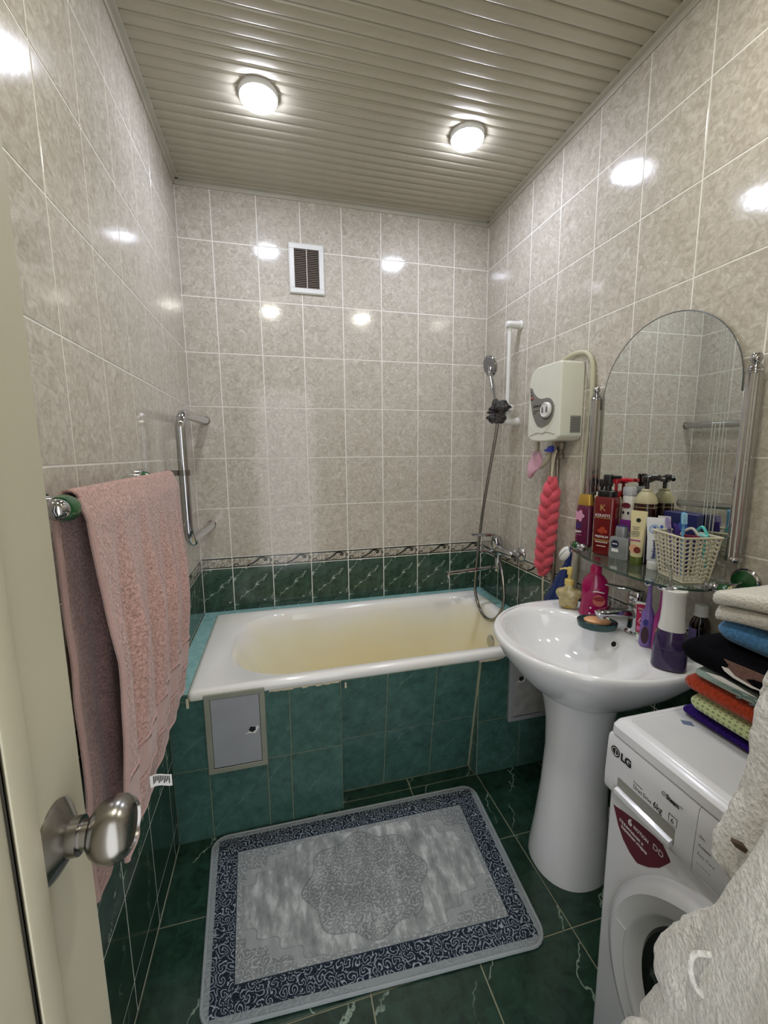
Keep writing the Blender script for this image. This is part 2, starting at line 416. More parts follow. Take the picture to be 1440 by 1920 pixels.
for z1, z0 in ((.7885, .573), (.573, .325), (.325, .085), (.085, 0.0)):
    for a0, a1 in zip(YL, YL[1:]):
        if z1 < .5 and a1 > -.75: continue
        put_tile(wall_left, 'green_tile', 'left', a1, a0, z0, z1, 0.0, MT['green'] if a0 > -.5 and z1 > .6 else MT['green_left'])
for z1, z0 in ((.7885, .54), (.54, .29), (.29, .04)):
    for a0, a1 in zip(YR, YR[1:]):
        if (z1 < .5 and a1 > -.73): continue
        put_tile(wall_right, 'green_tile', 'right', a1, a0, z0, z1, W, MT['green'])
# floor tiles, 30 cm, with the narrow strip in front of the sloped tub panel
FX = [0, .268, .567, .866, 1.163, 1.462, W]; FY = [-.735, -1.031, -1.333, -1.63, -1.93, -2.23]
for a0, a1 in zip(FX, FX[1:]):
    for b0, b1 in zip(FY, FY[1:]): put_tile(floor, 'floor_tile', 'floor', a0, a1, b1, b0, 0.0, MT['floor'], t=.003, g=.0022)
    put_tile(floor, 'floor_tile', 'floor', a0, a1, FRONT, -2.23, 0.0, MT['floor'], t=.003, g=.0022)
for a0, a1 in ((.587, .867), (.867, 1.155)): put_tile(floor, 'floor_tile', 'floor', a0, a1, -.735, -.683, 0.0, MT['floor'], t=.003, g=.0025)
# ceiling slats: narrow metal strips running across the room, a groove between neighbours
def slat_mesh(p, L):
    bm = B(); h = p/2
    prof = [(-h, .006), (-h+.0022, .0062), (-h+.004, .0035), (-h+.0062, .0008), (-h+.010, 0), (h-.010, 0), (h-.006, .0008), (h-.0035, .0032), (h-.0022, .006), (h, .0065)]
    loft(bm, [[V((x, y, z)) for y, z in prof] for x in (0, L)], closed=False, cap=False)
    me = mesh_of(bm, 'ceiling_slat', 50); me.materials.append(MT['slat']); return me
SP = .0428; SM = slat_mesh(SP, W)
for i in range(int(-FRONT/SP)+1):
    o = bpy.data.objects.new('ceiling_slat', SM); link(o, ceiling); o.location = (0, -.002-SP*(i+.5), CEIL); MW[o.name] = Matrix.Translation(o.location)
def trim(name, L, M, lab):
    bm = B(); prof = [(0, .004), (0, -.022), (.004, -.022), (.006, -.019), (.006, -.006), (.010, -.004), (.021, -.004), (.024, -.002), (.024, .004)]
    loft(bm, [[M @ V((x, y, z)) for y, z in prof] for x in (0, L)]); return struct(name, bm, MT['trim'], lab)
# profile y = away from wall, z = height
trim('trim_1', W, Matrix.Translation((0, 0, CEIL)) @ Matrix.Diagonal((1, -1, 1, 1)), 'cream ceiling trim along the back wall')
trim('trim_2', -FRONT, Matrix.Translation((0, 0, CEIL)) @ Matrix(((0, 1, 0, 0), (-1, 0, 0, 0), (0, 0, 1, 0), (0, 0, 0, 1))), 'cream ceiling trim along the left wall')
trim('trim_3', -FRONT, Matrix.Translation((W, 0, CEIL)) @ Matrix(((0, -1, 0, 0), (-1, 0, 0, 0), (0, 0, 1, 0), (0, 0, 0, 1))), 'cream ceiling trim along the right wall')

# the door, standing open along the left wall: leaf, raised moulding, knob with its rose and latch
DX, DY = .18, -1.722
bm = box(B(), DX-.038, DX, -2.285, DY, .008, 2.02, .0015, 1)
door = struct('door_1', bm, MT['door'], 'cream painted door opened inwards with round metal knob')
bm = B()
for y0, y1, z0, z1 in ((-1.842, -1.812, .20, 1.86), (-2.20, -2.17, .20, 1.86), (-2.17, -1.842, .20, .23), (-2.17, -1.842, 1.83, 1.86)):
    box(bm, DX, DX+.009, y0, y1, z0, z1, .0035, 2)
part(door, 'panel_moulding', bm, MT['door'])
bm = box(B(), DX-.001, DX+.0015, -2.1705, -1.8415, .2295, 1.8305); part(door, 'panel', bm, MT['door'])
KY, KZ = -1.781, 1.012
bm = lathe(B(), [(.034, 0), (.034, .002), (.032, .004), (.018, .013), (.0165, .014), (.0165, .022), (.0125, .0225), (.0125, .030)], 40, frame_to((DX, KY, KZ), (1, 0, 0)))
kn = part(door, 'door_knob', lathe(B(), [(.0125, .029), (.017, .0305), (.0215, .034), (.0265, .041), (.0285, .049), (.0275, .057), (.0235, .063), (.0205, .0655), (.0195, .066), (.0185, .0635), (.012, .0625), (0, .0622)], 40, frame_to((DX, KY, KZ), (1, 0, 0))), MT['steel'], label='round brushed metal door knob')
part(kn, 'rose_plate', bm, MT['steel'])
bm = box(B(), DX-.03, DX-.008, DY, DY+.004, .985, 1.045, .0008, 1); box(bm, DX-.026, DX-.012, DY+.003, DY+.011, 1.004, 1.026, .002, 1)
part(door, 'latch_plate', bm, MT['steel'])
# lintel and jambs of the doorway
bm = B(); box(bm, .085, .112, FRONT-.11, FRONT+.012, 0, 2.07); box(bm, .788, .815, FRONT-.11, FRONT+.012, 0, 2.07); box(bm, .085, .815, FRONT-.11, FRONT+.012, 2.03, 2.07)
struct('trim_4', bm, MT['door'], 'cream painted door frame')

# ================================================================= ceiling lamps
def ceiling_lamp(x, y, label, mat):
    r = .0625
    t = thing('ceiling_lamp', label, 'lamp', (x, y, CEIL), 0, 'round ceiling lamps')
    part(t, 'lamp_housing', lathe(B(), [(r+.003, .004), (r+.003, -.010), (r+.001, -.015), (r-.002, -.017)], 40), MT['white_plastic'])
    part(t, 'lamp_diffuser', lathe(B(), [(r-.001, -.014), (r-.001, -.018), (r-.004, -.0225), (r-.012, -.0245), (0, -.0255)], 40, cap=False), mat)
cool = emit('cool_white_diffuser', (.80, .84, 1.0, 1), LAMP_COOL); warm = emit('warm_white_diffuser', (1.0, .97, .86, 1), LAMP_WARM)
ceiling_lamp(.385, -.543, 'glowing round ceiling lamp above the left part of the bathtub', cool)
ceiling_lamp(1.158, -.540, 'glowing round ceiling lamp above the right part of the bathtub', cool)
ceiling_lamp(.388, -1.635, 'round ceiling lamp nearer the doorway on the left side', warm)
ceiling_lamp(1.175, -1.645, 'round ceiling lamp nearer the doorway above the washing machine', warm)

# ================================================================= bathtub and its tiled surround
X0, X1, Y0, Y1, RZ = .066, 1.478, -.772, -.060, .572
tub = thing('bathtub', 'cream enamel bathtub set into green tiles', 'bathtub', ((X0+X1)/2, (Y0+Y1)/2, .15))
def rrect(x0, x1, y0, y1, r, z, n=10, rl=None):
    out = []
    for cx, cy, a0, rr in ((x1-r, y1-r, 0, r), (x0+(rl or r), y1-(rl or r), 90, rl or r), (x0+(rl or r), y0+(rl or r), 180, rl or r), (x1-r, y0+r, 270, r)):
        for i in range(n+1):
            a = math.radians(a0+90*i/n); out.append(V((cx+rr*math.cos(a), cy+rr*math.sin(a), z)))
    return out
bm = B()
R = [rrect(X0+.004, X1-.004, Y0+.004, Y1-.004, .012, RZ-.034), rrect(X0, X1, Y0, Y1, .014, RZ-.028), rrect(X0, X1, Y0, Y1, .014, RZ-.010), rrect(X0+.006, X1-.006, Y0+.006, Y1-.006, .014, RZ-.001), rrect(X0+.016, X1-.016, Y0+.014, Y1-.014, .02, RZ+.001),
     rrect(X0+.10, X1-.05, Y0+.042, Y1-.045, .17, RZ-.003, rl=.26), rrect(X0+.115, X1-.06, Y0+.052, Y1-.055, .17, RZ-.014, rl=.255), rrect(X0+.135, X1-.07, Y0+.062, Y1-.065, .16, RZ-.05, rl=.25), rrect(X0+.21, X1-.09, Y0+.08, Y1-.083, .15, RZ-.20, rl=.23),
     rrect(X0+.28, X1-.11, Y0+.10, Y1-.105, .14, RZ-.31, rl=.21), rrect(X0+.33, X1-.135, Y0+.13, Y1-.135, .13, RZ-.358, rl=.18), rrect(X0+.40, X1-.18, Y0+.18, Y1-.185, .10, RZ-.372, rl=.14)]
loft(bm, R, cap=False); bm.faces.new([v for v in bm.verts][-44:])
tb = part(tub, 'tub_shell', bm, MT['enamel'], world=True, sharp=60)
bm = lathe(B(), [(.026, 0), (.026, .003), (.018, .004), (.014, .002), (0, .002)], 24, Matrix.Translation((1.17, -.415, RZ-.371))); part(tub, 'drain', bm, MT['chrome'], world=True)
bm = lathe(B(), [(.03, 0), (.03, .003), (.024, .006), (0, .006)], 24, frame_to((X1-.0868, -.415, RZ-.145), (-1, 0, .13))); part(tub, 'overflow_plate', bm, MT['chrome'], world=True)
# ragged bead of filler under the front rim
bm = B(); random.seed(3)
for i in range(56):
    x = .33+i*.0165; a = .003+random.random()*.006
    box(bm, x, x+.018, Y0+.004, Y0+.012, RZ-.036-a, RZ-.026)
part(tub, 'filler_bead', bm, MT['cord'], world=True)
for a, b, c in ((.6, .606, .505), (.06, .068, .515)): part(tub, 'filler_drip', box(B(), a, b, Y0+.002, Y0+.008, c, .548), MT['cord'], world=True)

sur = thing('tub_surround', 'teal green tiled front and ledge around the bathtub', 'tub surround', (W/2, -.75, 0))
SP_T = Matrix.Translation((W/2, -.75, 0)).inverted()
bm = B()
box(bm, 0, .585, -.7635, -.70, 0, .545)                       # upright left front
prism(bm, [(-.7635, .545), (-.7635, .50), (-.683, 0), (-.675, 0), (-.735, .545)], .572, Matrix(((0, 0, 1, .585), (1, 0, 0, 0), (0, 1, 0, 0), (0, 0, 0, 1))))
box(bm, 1.157, W, -.7405, -.68, 0, .535)
box(bm, 0, X0+.004, -.7625, -.002, .50, .5615); box(bm, X1-.004, W, -.7395, -.002, .50, .5615); box(bm, 0, W, Y1-.004, -.002, .50, .5615)
part(sur, 'surround_core', bm, MT['grout_dark'], world=True)
def sur_tile(M, w, h, mat, name='tile', t=.002):
    o = bpy.data.objects.new(name, tile_mesh(w, h, t, .0010, mat, name)); link(o, sur); o.matrix_local = SP_T @ M; MW[o.name] = M
g = .0022
for x0, x1, z0, z1 in ((0, .117, .277, .535), (.313, .399, .273, .545), (.399, .585, .273, .545), (.0, .116, 0, .277), (.116, .312, 0, .262), (.312, .396, 0, .273), (.396, .585, 0, .273), (0, .066, .535, .5615)):
    sur_tile(Matrix.Translation(((x0+x1)/2, -.7635, (z0+z1)/2)), x1-x0-g, z1-z0-g, MT['teal'])
sl = math.atan2(.0805, .50); Ls = math.hypot(.0805, .5)
def slope(x0, x1, s0, s1):
    c = V(((x0+x1)/2, -.683-.0805*(s0+s1)/2/Ls, .5*(s0+s1)/2/Ls))
    sur_tile(Matrix.Translation(c) @ Matrix.Rotation(sl, 4, 'X'), x1-x0-g, s1-s0-g, MT['teal'])
for x0, x1 in ((.585, .765), (.765, .965), (.965, 1.146)): slope(x0, x1, .003, .272); slope(x0, x1, .272, .545)
for x0, x1, z0, z1 in ((1.160, 1.358, 0, .245), (1.358, W, 0, .245), (1.160, 1.298, .245, .535)):
    sur_tile(Matrix.Translation(((x0+x1)/2, -.7405, (z0+z1)/2)), x1-x0-g, z1-z0-g, MT['teal'])
# little wedge tiles beside the sloped panel
for z0, z1 in ((0, .275), (.275, .50)):
    bm = B(); y0 = -.683-.0805*z0/.5; y1 = -.683-.0805*z1/.5
    prism(bm, [(-.7415, z0+.002), (-.7415, z1-.002), (y1 if y1 > -.7415 else -.7415, z1-.002), (y0, z0+.002)], .004, Matrix(((0, 0, 1, 1.1545), (1, 0, 0, 0), (0, 1, 0, 0), (0, 0, 0, 1))))
    part(sur, 'tile', bm, MT['teal'], world=True)
# ledge tiles: left strip, back strip, right strip
def ledge(x0, x1, y0, y1):
    M = Matrix.Translation(((x0+x1)/2, (y0+y1)/2, .5615)) @ Matrix.Rotation(-math.pi/2, 4, 'X'); sur_tile(M, abs(x1-x0)-g, abs(y1-y0)-g, MT['ledge'], 'ledge_tile')
for y0, y1 in ((-.7625, -.655), (-.655, -.47), (-.47, -.285), (-.285, -.062)): ledge(.001, X0-.001, y0, y1)
for x0, x1 in zip([0]+XB[1:], XB[1:]): ledge(x0, x1, Y1+.001, -.001)
for y0, y1 in ((-.7395, -.60), (-.60, -.40), (-.40, -.20), (-.20, -.062)): ledge(X1+.001, W-.001, y0, y1)

def hatch(name, x0, x1, z0, z1, y, label, frame_mat, door_mat, hole):
    t = thing(name, label, 'hatch', ((x0+x1)/2, y, z0))
    bm = B(); fw = .019
    for a, b, c, d in ((x0, x1, z0, z0+fw), (x0, x1, z1-fw, z1), (x0, x0+fw, z0+fw, z1-fw), (x1-fw, x1, z0+fw, z1-fw)): box(bm, a, b, y-.012, y+.002, c, d, .002, 1)
    part(t, 'hatch_frame', bm, frame_mat, world=True)
    d = part(t, 'hatch_door', box(B(), x0+fw+.001, x1-fw-.001, y-.009, y, z0+fw+.001, z1-fw-.001, .0012, 1), door_mat, world=True)
    hxp, hz = hole
    pts = [(.013*math.cos(a)*(1 if i % 2 else .8), .011*math.sin(a)*(1 if i % 3 else .7)) for i, a in enumerate([k*math.pi/7 for k in range(14)])]
    part(d, 'finger_hole', prism(B(), pts, .0012, facing((hxp, y-.0085, hz), (1, 0, 0), (0, 0, 1))), MT['darkhole'], world=True)
    part(d, 'torn_paint', prism(B(), [(-.026, -.014), (-.010, -.011), (.010, -.015), (.017, -.006), (.024, .008), (.018, .014), (.006, -.002), (-.010, -.005)], .0009, facing((hxp-.001, y-.0085, hz-.002), (1, 0, 0), (0, 0, 1))), MT['white_plastic'], world=True)
    return t
hatch('access_hatch', .115, .315, .258, .556, -.7655, 'grey metal access hatch below the bathtub rim on the left', MT['hatchframe'], MT['hatch'], (.268, .405))
hatch('access_hatch', 1.298, 1.478, .228, .53, -.7425, 'dingy white access hatch half hidden behind the sink pedestal', MT['hatch'], simple('dingy_white_paint', '#9c9a96', .5, var=.2, vs=25), (1.352, .418))

# ================================================================= vent grille
t = thing('vent_grille', 'white plastic vent grille high on the back wall', 'vent', (.572, 0, 2.143))
bm = B(); x0, x1, z0, z1 = .491, .653, 2.143, 2.364
for a, b, c, d in ((x0, x1, z0, z0+.022), (x0, x1, z1-.022, z1), (x0, x0+.022, z0+.022, z1-.022), (x1-.022, x1, z0+.022, z1-.022)): box(bm, a, b, -.012, 0, c, d, .0015, 1)
for a, b, c, d in ((x0-.003, x1+.003, z0-.003, z0+.003), (x0-.003, x1+.003, z1-.003, z1+.003), (x0-.003, x0+.003, z0, z1), (x1-.003, x1+.003, z0, z1)): box(bm, a, b, -.009, 0, c, d, .001, 1)
part(t, 'grille_frame', bm, MT['white_plastic'], world=True)
part(t, 'dark_mesh', box(B(), x0+.02, x1-.02, -.0022, -.0005, z0+.02, z1-.02), simple('dusty_brown_mesh', '#2a211b', .9), world=True)
part(t, 'centre_bar', box(B(), .5705, .5735, -.012, -.002, z0+.02, z1-.02), MT['cream_plastic'], world=True)
sm = B(); box(sm, -.058, .058, -.0035, .0035, -.0009, .0009, mat=Matrix.Rotation(.6, 4, 'X')); sme = mesh_of(sm, 'slat'); sme.materials.append(simple('dusty_slat', '#8d8176', .6))
for i in range(22):
    o = bpy.data.objects.new('slat', sme); link(o, t); o.location = (0, -.0062, .0265+i*.0081); MW[o.name] = MW[t.name]
# ================================================================= heated towel rail in the corner
t = thing('heated_towel_rail', 'bent chrome heated towel rail pipe in the back left corner', 'towel rail', (.06, -.25, 1.0))
zt, zb = 1.514, 1.034; rx, ry = .060, -.530
pts = [(.066, -.006, zt+.014), (.065, -.15, zt+.009), (.062, -.40, zt+.002)]
for i in range(9):
    a = math.pi/2*i/8; pts.append((rx+.006*(1-i/8), ry+.055-.055*math.sin(a), zt-.055+.055*math.cos(a)))
pts += [(rx, ry, 1.40), (rx, ry, 1.27), (rx, ry, 1.15)]
for i in range(9):
    a = math.pi/2*i/8; pts.append((rx+.006*i/8, ry+.055-.055*math.cos(a), zb+.055-.055*math.sin(a)))
pts += [(.062, -.40, zb-.002), (.063, -.15, zb-.010), (.062, -.006, zb-.014)]
part(t, 'pipe_loop', tube(B(), pts, .0185, 16), MT['chrome'], world=True)
for z, x in ((zt+.014, .066), (zb-.014, .062)):
    part(t, 'pipe_nut', lathe(B(), [(.021, 0), (.021, .010), (.019, .012), (.019, .020), (.0175, .022)], 12, frame_to((x, -.001, z), (-.05, -1, 0))), MT['tinsteel'], world=True)
bm = lathe(B(), [(.0186, -.010), (.0215, -.010), (.0215, .010), (.0186, .010)], 20, Matrix.Translation((rx, ry, 1.30)), cap=False); box(bm, .0, .044, ry-.004, ry+.002, 1.29, 1.31)
part(t, 'wall_clamp', bm, MT['steel'], world=True)

# ================================================================= towel bar with pink towel
BX, BZ = .080, 1.287
t = thing('towel_bar', 'chrome towel bar with green knobs on the left wall', 'towel bar', (0.04, -1.15, BZ-.03))
part(t, 'bar', tube(B(), [(BX, -.80, BZ+.008), (BX, -1.455, BZ)], .008, 14), MT['chrome'], world=True)
for y in (-.828, -1.425):
    bm = lathe(B(), [(.033, 0), (.033, .006), (.029, .010), (.026, .011)], 28, frame_to((0, y, BZ+.006), (1, 0, 0))); f = part(t, 'wall_flange', bm, MT['chrome'], world=True)
    bm = lathe(B(), [(.027, .008), (.024, .020), (.017, .034), (.013, .040)], 28, frame_to((0, y, BZ+.006), (1, 0, 0))); part(f, 'green_cone', bm, MT['greenknob'], world=True)
    bm = lathe(B(), [(.012, .036), (.010, .05), (.010, BX)], 16, frame_to((0, y, BZ+.005), (1, 0, 0))); part(f, 'stem', bm, MT['chrome'], world=True)
part(t, 'green_collar', lathe(B(), [(.010, 0), (.019, .003), (.021, .012), (.018, .028), (.012, .030)], 24, frame_to((BX, -1.452, BZ), (0, -1, 0))), MT['greenknob'], world=True)
part(t, 'end_knob', lathe(B(), [(.012, .028), (.0165, .031), (.0165, .036), (.0145, .043), (.009, .048), (0, .050)], 24, frame_to((BX, -1.452, BZ), (0, -1, 0))), MT['chrome'], world=True)

t = thing('bath_towel', 'pink terry towel hanging over the chrome bar', 'towel', (.09, -1.15, .68))
def towel_panel(front):
    ns, nt_ = 64, 74; rows = []
    for j in range(nt_+1):
        v = j/nt_; row = []
        for i in range(ns+1):
            u = i/ns                                    # 0 = near the door, 1 = far end
            yn, yf = -1.448, -.838
            y = yn+(yf-yn)*u
            L = (.630-.055*u) if front else (.700-.10*u)
            d = v*L
            fold = .010*math.sin(u*31+.6*math.sin(v*3))+.007*math.sin(u*57+1.2+v*2.2)
            k = min(1, max(0, d-.02)/.25); k *= 1-.75*max(0, (v-.45)/.55)**1.2 if front else 1
            if front:
                x = BX+.013+.012*min(1, d/.03)+fold*k*.9+.030*k*(v**.7)
                hk = u/.86 if u < .86 else 1-(u-.86)/.14*1.25
                y += -.085*v*v*hk-.02*v*(1-u); x -= .030*v*max(0, (u-.86)/.14)
            else:
                x = BX-.013-.008*min(1, d/.03)+fold*k*.35
                y += -.015*v+.030*u*v
            z = BZ+.012+.006*u-d
            row.append(V((x, y, z))+noise.noise_vector(V((y*9, z*9, 3.0 if front else 8.0)))*.004*k)
        rows.append(row)
    return rows
fr, bk = towel_panel(True), towel_panel(False)
over = []
for k in range(1, 6):
    a = math.pi*k/6; over.append([V((BX-.013*math.cos(a), (f.y+b.y)/2, BZ+.012+.006*i/64+.013*math.sin(a))) for i, (f, b) in enumerate(zip(fr[0], bk[0]))])
sheet = list(reversed(bk))+over+fr
bm = B(); loft(bm, sheet, closed=False, cap=False)
o = part(t, 'towel_cloth', bm, MT['pink_terry'], world=True, sharp=80)
md = o.modifiers.new('thick', 'SOLIDIFY'); md.thickness = .0045; md.offset = 0
# ribbed woven band above the front hem and the thick hem cord along the near edge
def strip(rows, j0, j1, off, i0=0, i1=64):
    bm = B(); rr = [[p+V((off, 0, 0)) for p in rows[j][i0:i1+1]] for j in range(j0, j1+1)]
    loft(bm, rr, closed=False, cap=False); return bm
part(t, 'woven_band', strip(fr, 58, 65, .0038), MT['pink_band'], world=True, sharp=80)
for j in (57, 66): part(t, 'band_rib', tube(B(), [p+V((.0036, 0, 0)) for p in fr[j]], .0018, 6), MT['pink_band'], world=True)
for rows in (fr, bk): part(t, 'edge_hem', tube(B(), [r[0] for r in rows], .0052, 8), MT['pink_band'], world=True)
for rows in (fr, bk): part(t, 'bottom_hem', tube(B(), rows[-1], .0045, 8), MT['pink_band'], world=True)
# care tag sticking out from the front hem
q = fr[70][14]
bm = B(); tg = [[q+V((.004+.036*k/6, .014*k/6, .014-.0018*k-h*.026+.003*math.sin(k*.8))) for h in (0, 1)] for k in range(7)]; loft(bm, tg, closed=False, cap=False)
tg_o = part(t, 'care_tag', bm, MT['whiteink'], world=True)
bm = B()
for k in range(10):
    a = q+V((.010+.0028*k, .0011*k+.001, .0105-.0010*k+.002*math.sin(.9+k*.37))); box(bm, a.x, a.x+.0015, a.y-.0007, a.y+.0003, a.z-.016+.003*(k % 3), a.z)
part(tg_o, 'tag_print', bm, MT['ink'], world=True)

# ================================================================= shower fittings
RX, RY = 1.488, -.338
t = thing('shower_rail', 'white shower rail with two wall brackets in the right corner', 'shower rail', (1.52, RY, 1.50))
part(t, 'rail_bar', tube(B(), [(RX, RY, 1.495), (RX, RY, 1.965)], .0095, 14), MT['white_plastic'], world=True)
for z in (1.962, 1.512):
    part(t, 'rail_bracket', lathe(B(), [(.021, 0), (.021, .006), (.0175, .008), (.0165, .060), (.016, .070), (.012, .076), (0, .078)], 22, frame_to((W, RY-.004, z), (-1, .02, 0))), MT['white_plastic'], world=True)
sl_ = part(t, 'slider', lathe(B(), [(.0098, -.02), (.018, -.02), (.019, 0), (.018, .02), (.0098, .02)], 20, Matrix.Translation((RX, RY, 1.575)), cap=False), MT['white_plastic'], world=True)
part(sl_, 'slider_knob', lathe(B(), [(.008, 0), (.010, .018), (.016, .020), (.016, .032), (.012, .036), (0, .037)], 18, frame_to((RX, RY, 1.575), (.1, -1, 0))), MT['white_plastic'], world=True)
part(sl_, 'holder_cup', lathe(B(), [(.009, 0), (.009, .035), (.016, .037), (.016, .062), (.012, .066), (0, .068)], 18, frame_to((RX, RY, 1.578), (-1, .05, .1))), MT['white_plastic'], world=True)

hp = V((1.424, -.350, 1.560)); hd = V((1.430, -.262, 1.775))
t = thing('hand_shower', 'chrome hand shower head with long hose above the bathtub', 'hand shower', (1.42, -.34, .52))
ax = (hd-hp).normalized(); nrm = V((-.95, -.06, -.28)).normalized()
part(t, 'handle', tube(B(), catmull([hp-ax*.03, hp, hp+ax*.08, hp+ax*.15, hd-ax*.03, hd+ax*.005-nrm*.008], 5), [.0095]*12+[.011]*8+[.014]*6, 14), MT['chrome'], world=True)
hm = frame_to(hd+ax*.012-nrm*.012, nrm)
head = part(t, 'spray_head', lathe(B(), [(.012, -.020), (.034, -.012), (.050, .002), (.053, .010), (.051, .014)], 30, hm), MT['chrome'], world=True)
part(head, 'spray_face', lathe(B(), [(.050, .0125), (.048, .0155), (0, .0165)], 30, hm), simple('grey_rubber_face', '#6f6f6d', .5), world=True)
bm = B()
for k, (r, n) in enumerate(((.010, 6), (.021, 11), (.032, 16), (.043, 22))):
    for i in range(n):
        a = 2*math.pi*i/n+k*.2; lathe(bm, [(.0016, 0), (.0013, .002), (0, .0022)], 6, hm @ Matrix.Translation((r*math.cos(a), r*math.sin(a), .0155)))
part(head, 'nozzles', bm, MT['white_plastic'], world=True)
hose = catmull([hp-ax*.02, (1.415, -.372, 1.47), (1.40, -.283, 1.063), (1.40, -.222, .70), (1.40, -.240, .585), (1.40, -.325, .522), (1.405, -.425, .545), (1.425, -.47, .64), (1.45, -.41, .76), (1.475, -.335, .815)], 14)
part(t, 'hose', tube(B(), hose, [.0072+(.0008 if i % 2 else 0) for i in range(len(hose))], 12), MT['steel'], world=True, sharp=60)

t = thing('hair_scrunchie', 'black crumpled net scrunchie slipped over the shower holder', 'scrunchie', (1.425, -.36, 1.51))
bm = B(); rr = []
for i in range(72):
    a = 2*math.pi*i/72; c = V((1.425, -.362, 1.555))+V((.010*math.sin(a), .036*math.cos(a)*(1+.15*math.sin(3*a)), .034*math.sin(a)*(1+.2*math.sin(2*a+1))))
    r0 = .021*(1+.35*math.sin(a*5)+.25*math.sin(a*9+1)); dr = V((0, math.cos(a), math.sin(a)))
    rr.append([c+dr*r0*math.cos(b)*(1+.3*math.sin(b*4+a*7))+V((1, 0, 0))*r0*1.2*math.sin(b)*(1+.3*math.sin(b*3+a*11)) for b in [2*math.pi*j/16 for j in range(16)]])
loft(bm, rr, wrap=True)
def m_net():
    m, nt, p = base('black_net_fabric', rough=.9); tc = nd(nt, 'ShaderNodeTexCoord').outputs['Object']
    n = nd(nt, 'ShaderNodeTexNoise', {'Vector': tc, 'Scale': 380.0, 'Detail': 1.0}).outputs[0]
    nt.links.new(ramp(nt, n, [(.54, hx('#080708')), (.64, hx('#8a8482'))]), p.inputs['Base Color']); return m
part(t, 'net_ruffle', bm, m_net(), world=True, sharp=80)

# bath mixer
t = thing('bath_mixer', 'chrome bath mixer tap with long spout on the right wall', 'tap', (1.50, -.298, .76))
for y in (-.423, -.173):
    part(t, 'wall_rose', lathe(B(), [(.036, 0), (.036, .003), (.030, .012), (.018, .018), (.016, .019)], 26, frame_to((W, y, .865), (-1, 0, 0))), MT['chrome'], world=True)
    part(t, 'union_nut', lathe(B(), [(.015, .012), (.015, .030), (.021, .031), (.021, .052), (.014, .054), (0, .054)], 8, frame_to((W, y, .865), (-1, 0, 0))), MT['chrome'], world=True)
part(t, 'mixer_body', lathe(B(), [(.016, -.150), (.019, -.145), (.019, -.07), (.024, -.05), (.029, -.03), (.029, .03), (.024, .05), (.019, .07), (.019, .145), (.016, .150)], 24, frame_to((1.485, -.298, .865), (0, 1, 0))), MT['chrome'], world=True)
part(t, 'cartridge', lathe(B(), [(.026, 0), (.029, .02), (.030, .045), (.026, .060), (.012, .066), (0, .067)], 24, frame_to((1.482, -.298, .872), (-.2, 0, 1))), MT['chrome'], world=True)
part(t, 'lever', tube(B(), catmull([(1.476, -.298, .925), (1.45, -.296, .942), (1.40, -.288, .945), (1.345, -.278, .948)], 5), [.013]*5+[.010]*5+[.008]*6, 10), MT['chrome'], world=True)
part(t, 'spout_block', lathe(B(), [(.016, .012), (.019, 0), (.019, -.055), (.016, -.09), (.013, -.10), (0, -.10)], 20, Matrix.Translation((1.482, -.305, .852))), MT['chrome'], world=True)
part(t, 'diverter_knob', lathe(B(), [(.008, 0), (.008, .03), (.013, .032), (.013, .048), (.008, .053), (0, .053)], 16, frame_to((1.462, -.262, .848), (-1, .15, 0))), MT['chrome'], world=True)
bm = B(); rr = []
for k, (x, z) in enumerate(((1.485, .772), (1.44, .772), (1.32, .766), (1.215, .760), (1.20, .759))): rr.append([V((x, -.305+.007*k/4+a, z+b)) for a, b in ((-.011, -.006), (.011, -.006), (.013, 0), (.011, .006), (-.011, .006), (-.013, 0))])
loft(bm, rr); lathe(bm, [(.010, 0), (.010, -.018), (.008, -.020), (0, -.020)], 14, Matrix.Translation((1.212, -.299, .757)))
part(t, 'spout', bm, MT['chrome'], world=True)

# ================================================================= instant water heater with pipes, cable
t = thing('water_heater', 'cream electric water heater box on the right wall', 'water heater', (1.50, -.70, 1.40))
out = []                                    # outline in (-y, z)
for cx, cz, r, a0, a1 in ((.782, 1.692, .014, 0, 90), (.652, 1.645, .062, 90, 180), (.604, 1.437, .014, 180, 262), (.70, 2.00, .594, 262, 278), (.783, 1.432, .014, 290, 360)):
    n = 8
    for i in range(n+1):
        a = math.radians(a0+(a1-a0)*i/n); out.append((cx+r*math.cos(a), cz+r*math.sin(a)))
Mh = Matrix(((0, 0, -1, W), (-1, 0, 0, 0), (0, 1, 0, 0), (0, 0, 0, 1)))
bm = B(); prism(bm, out, .104, Mh)
bd = part(t, 'heater_case', bm, MT['cream_plastic'], world=True, sharp=50)
bv = bd.modifiers.new('round', 'BEVEL'); bv.width = .010; bv.segments = 4; bv.limit_method = 'ANGLE'; bv.angle_limit = math.radians(50)
XF = W-.104
sw = [(-.598, 1.63), (-.615, 1.627), (-.623, 1.611), (-.638, 1.596), (-.66, 1.582), (-.679, 1.577), (-.698, 1.577), (-.718, 1.577), (-.737, 1.572), (-.752, 1.559), (-.762, 1.545), (-.764, 1.523), (-.757, 1.501), (-.743, 1.483), (-.729, 1.472), (-.706, 1.465), (-.685, 1.462), (-.66, 1.47), (-.64, 1.491), (-.623, 1.519), (-.612, 1.553), (-.603, 1.593)]
FM = lambda y, z, d=0.0: facing((XF-d, y, z), (0, -1, 0), (0, 0, 1))
pn = part(t, 'control_panel', prism(B(), [(-y, z) for y, z in sw], .0012, FM(0, 0)), MT['grey_plastic'], world=True)
kb = part(pn, 'temperature_knob', lathe(B(), [(.031, .001), (.030, .010), (.026, .014), (.024, .012), (0, .012)], 30, FM(-.718, 1.530)), MT['white_plastic'], world=True)
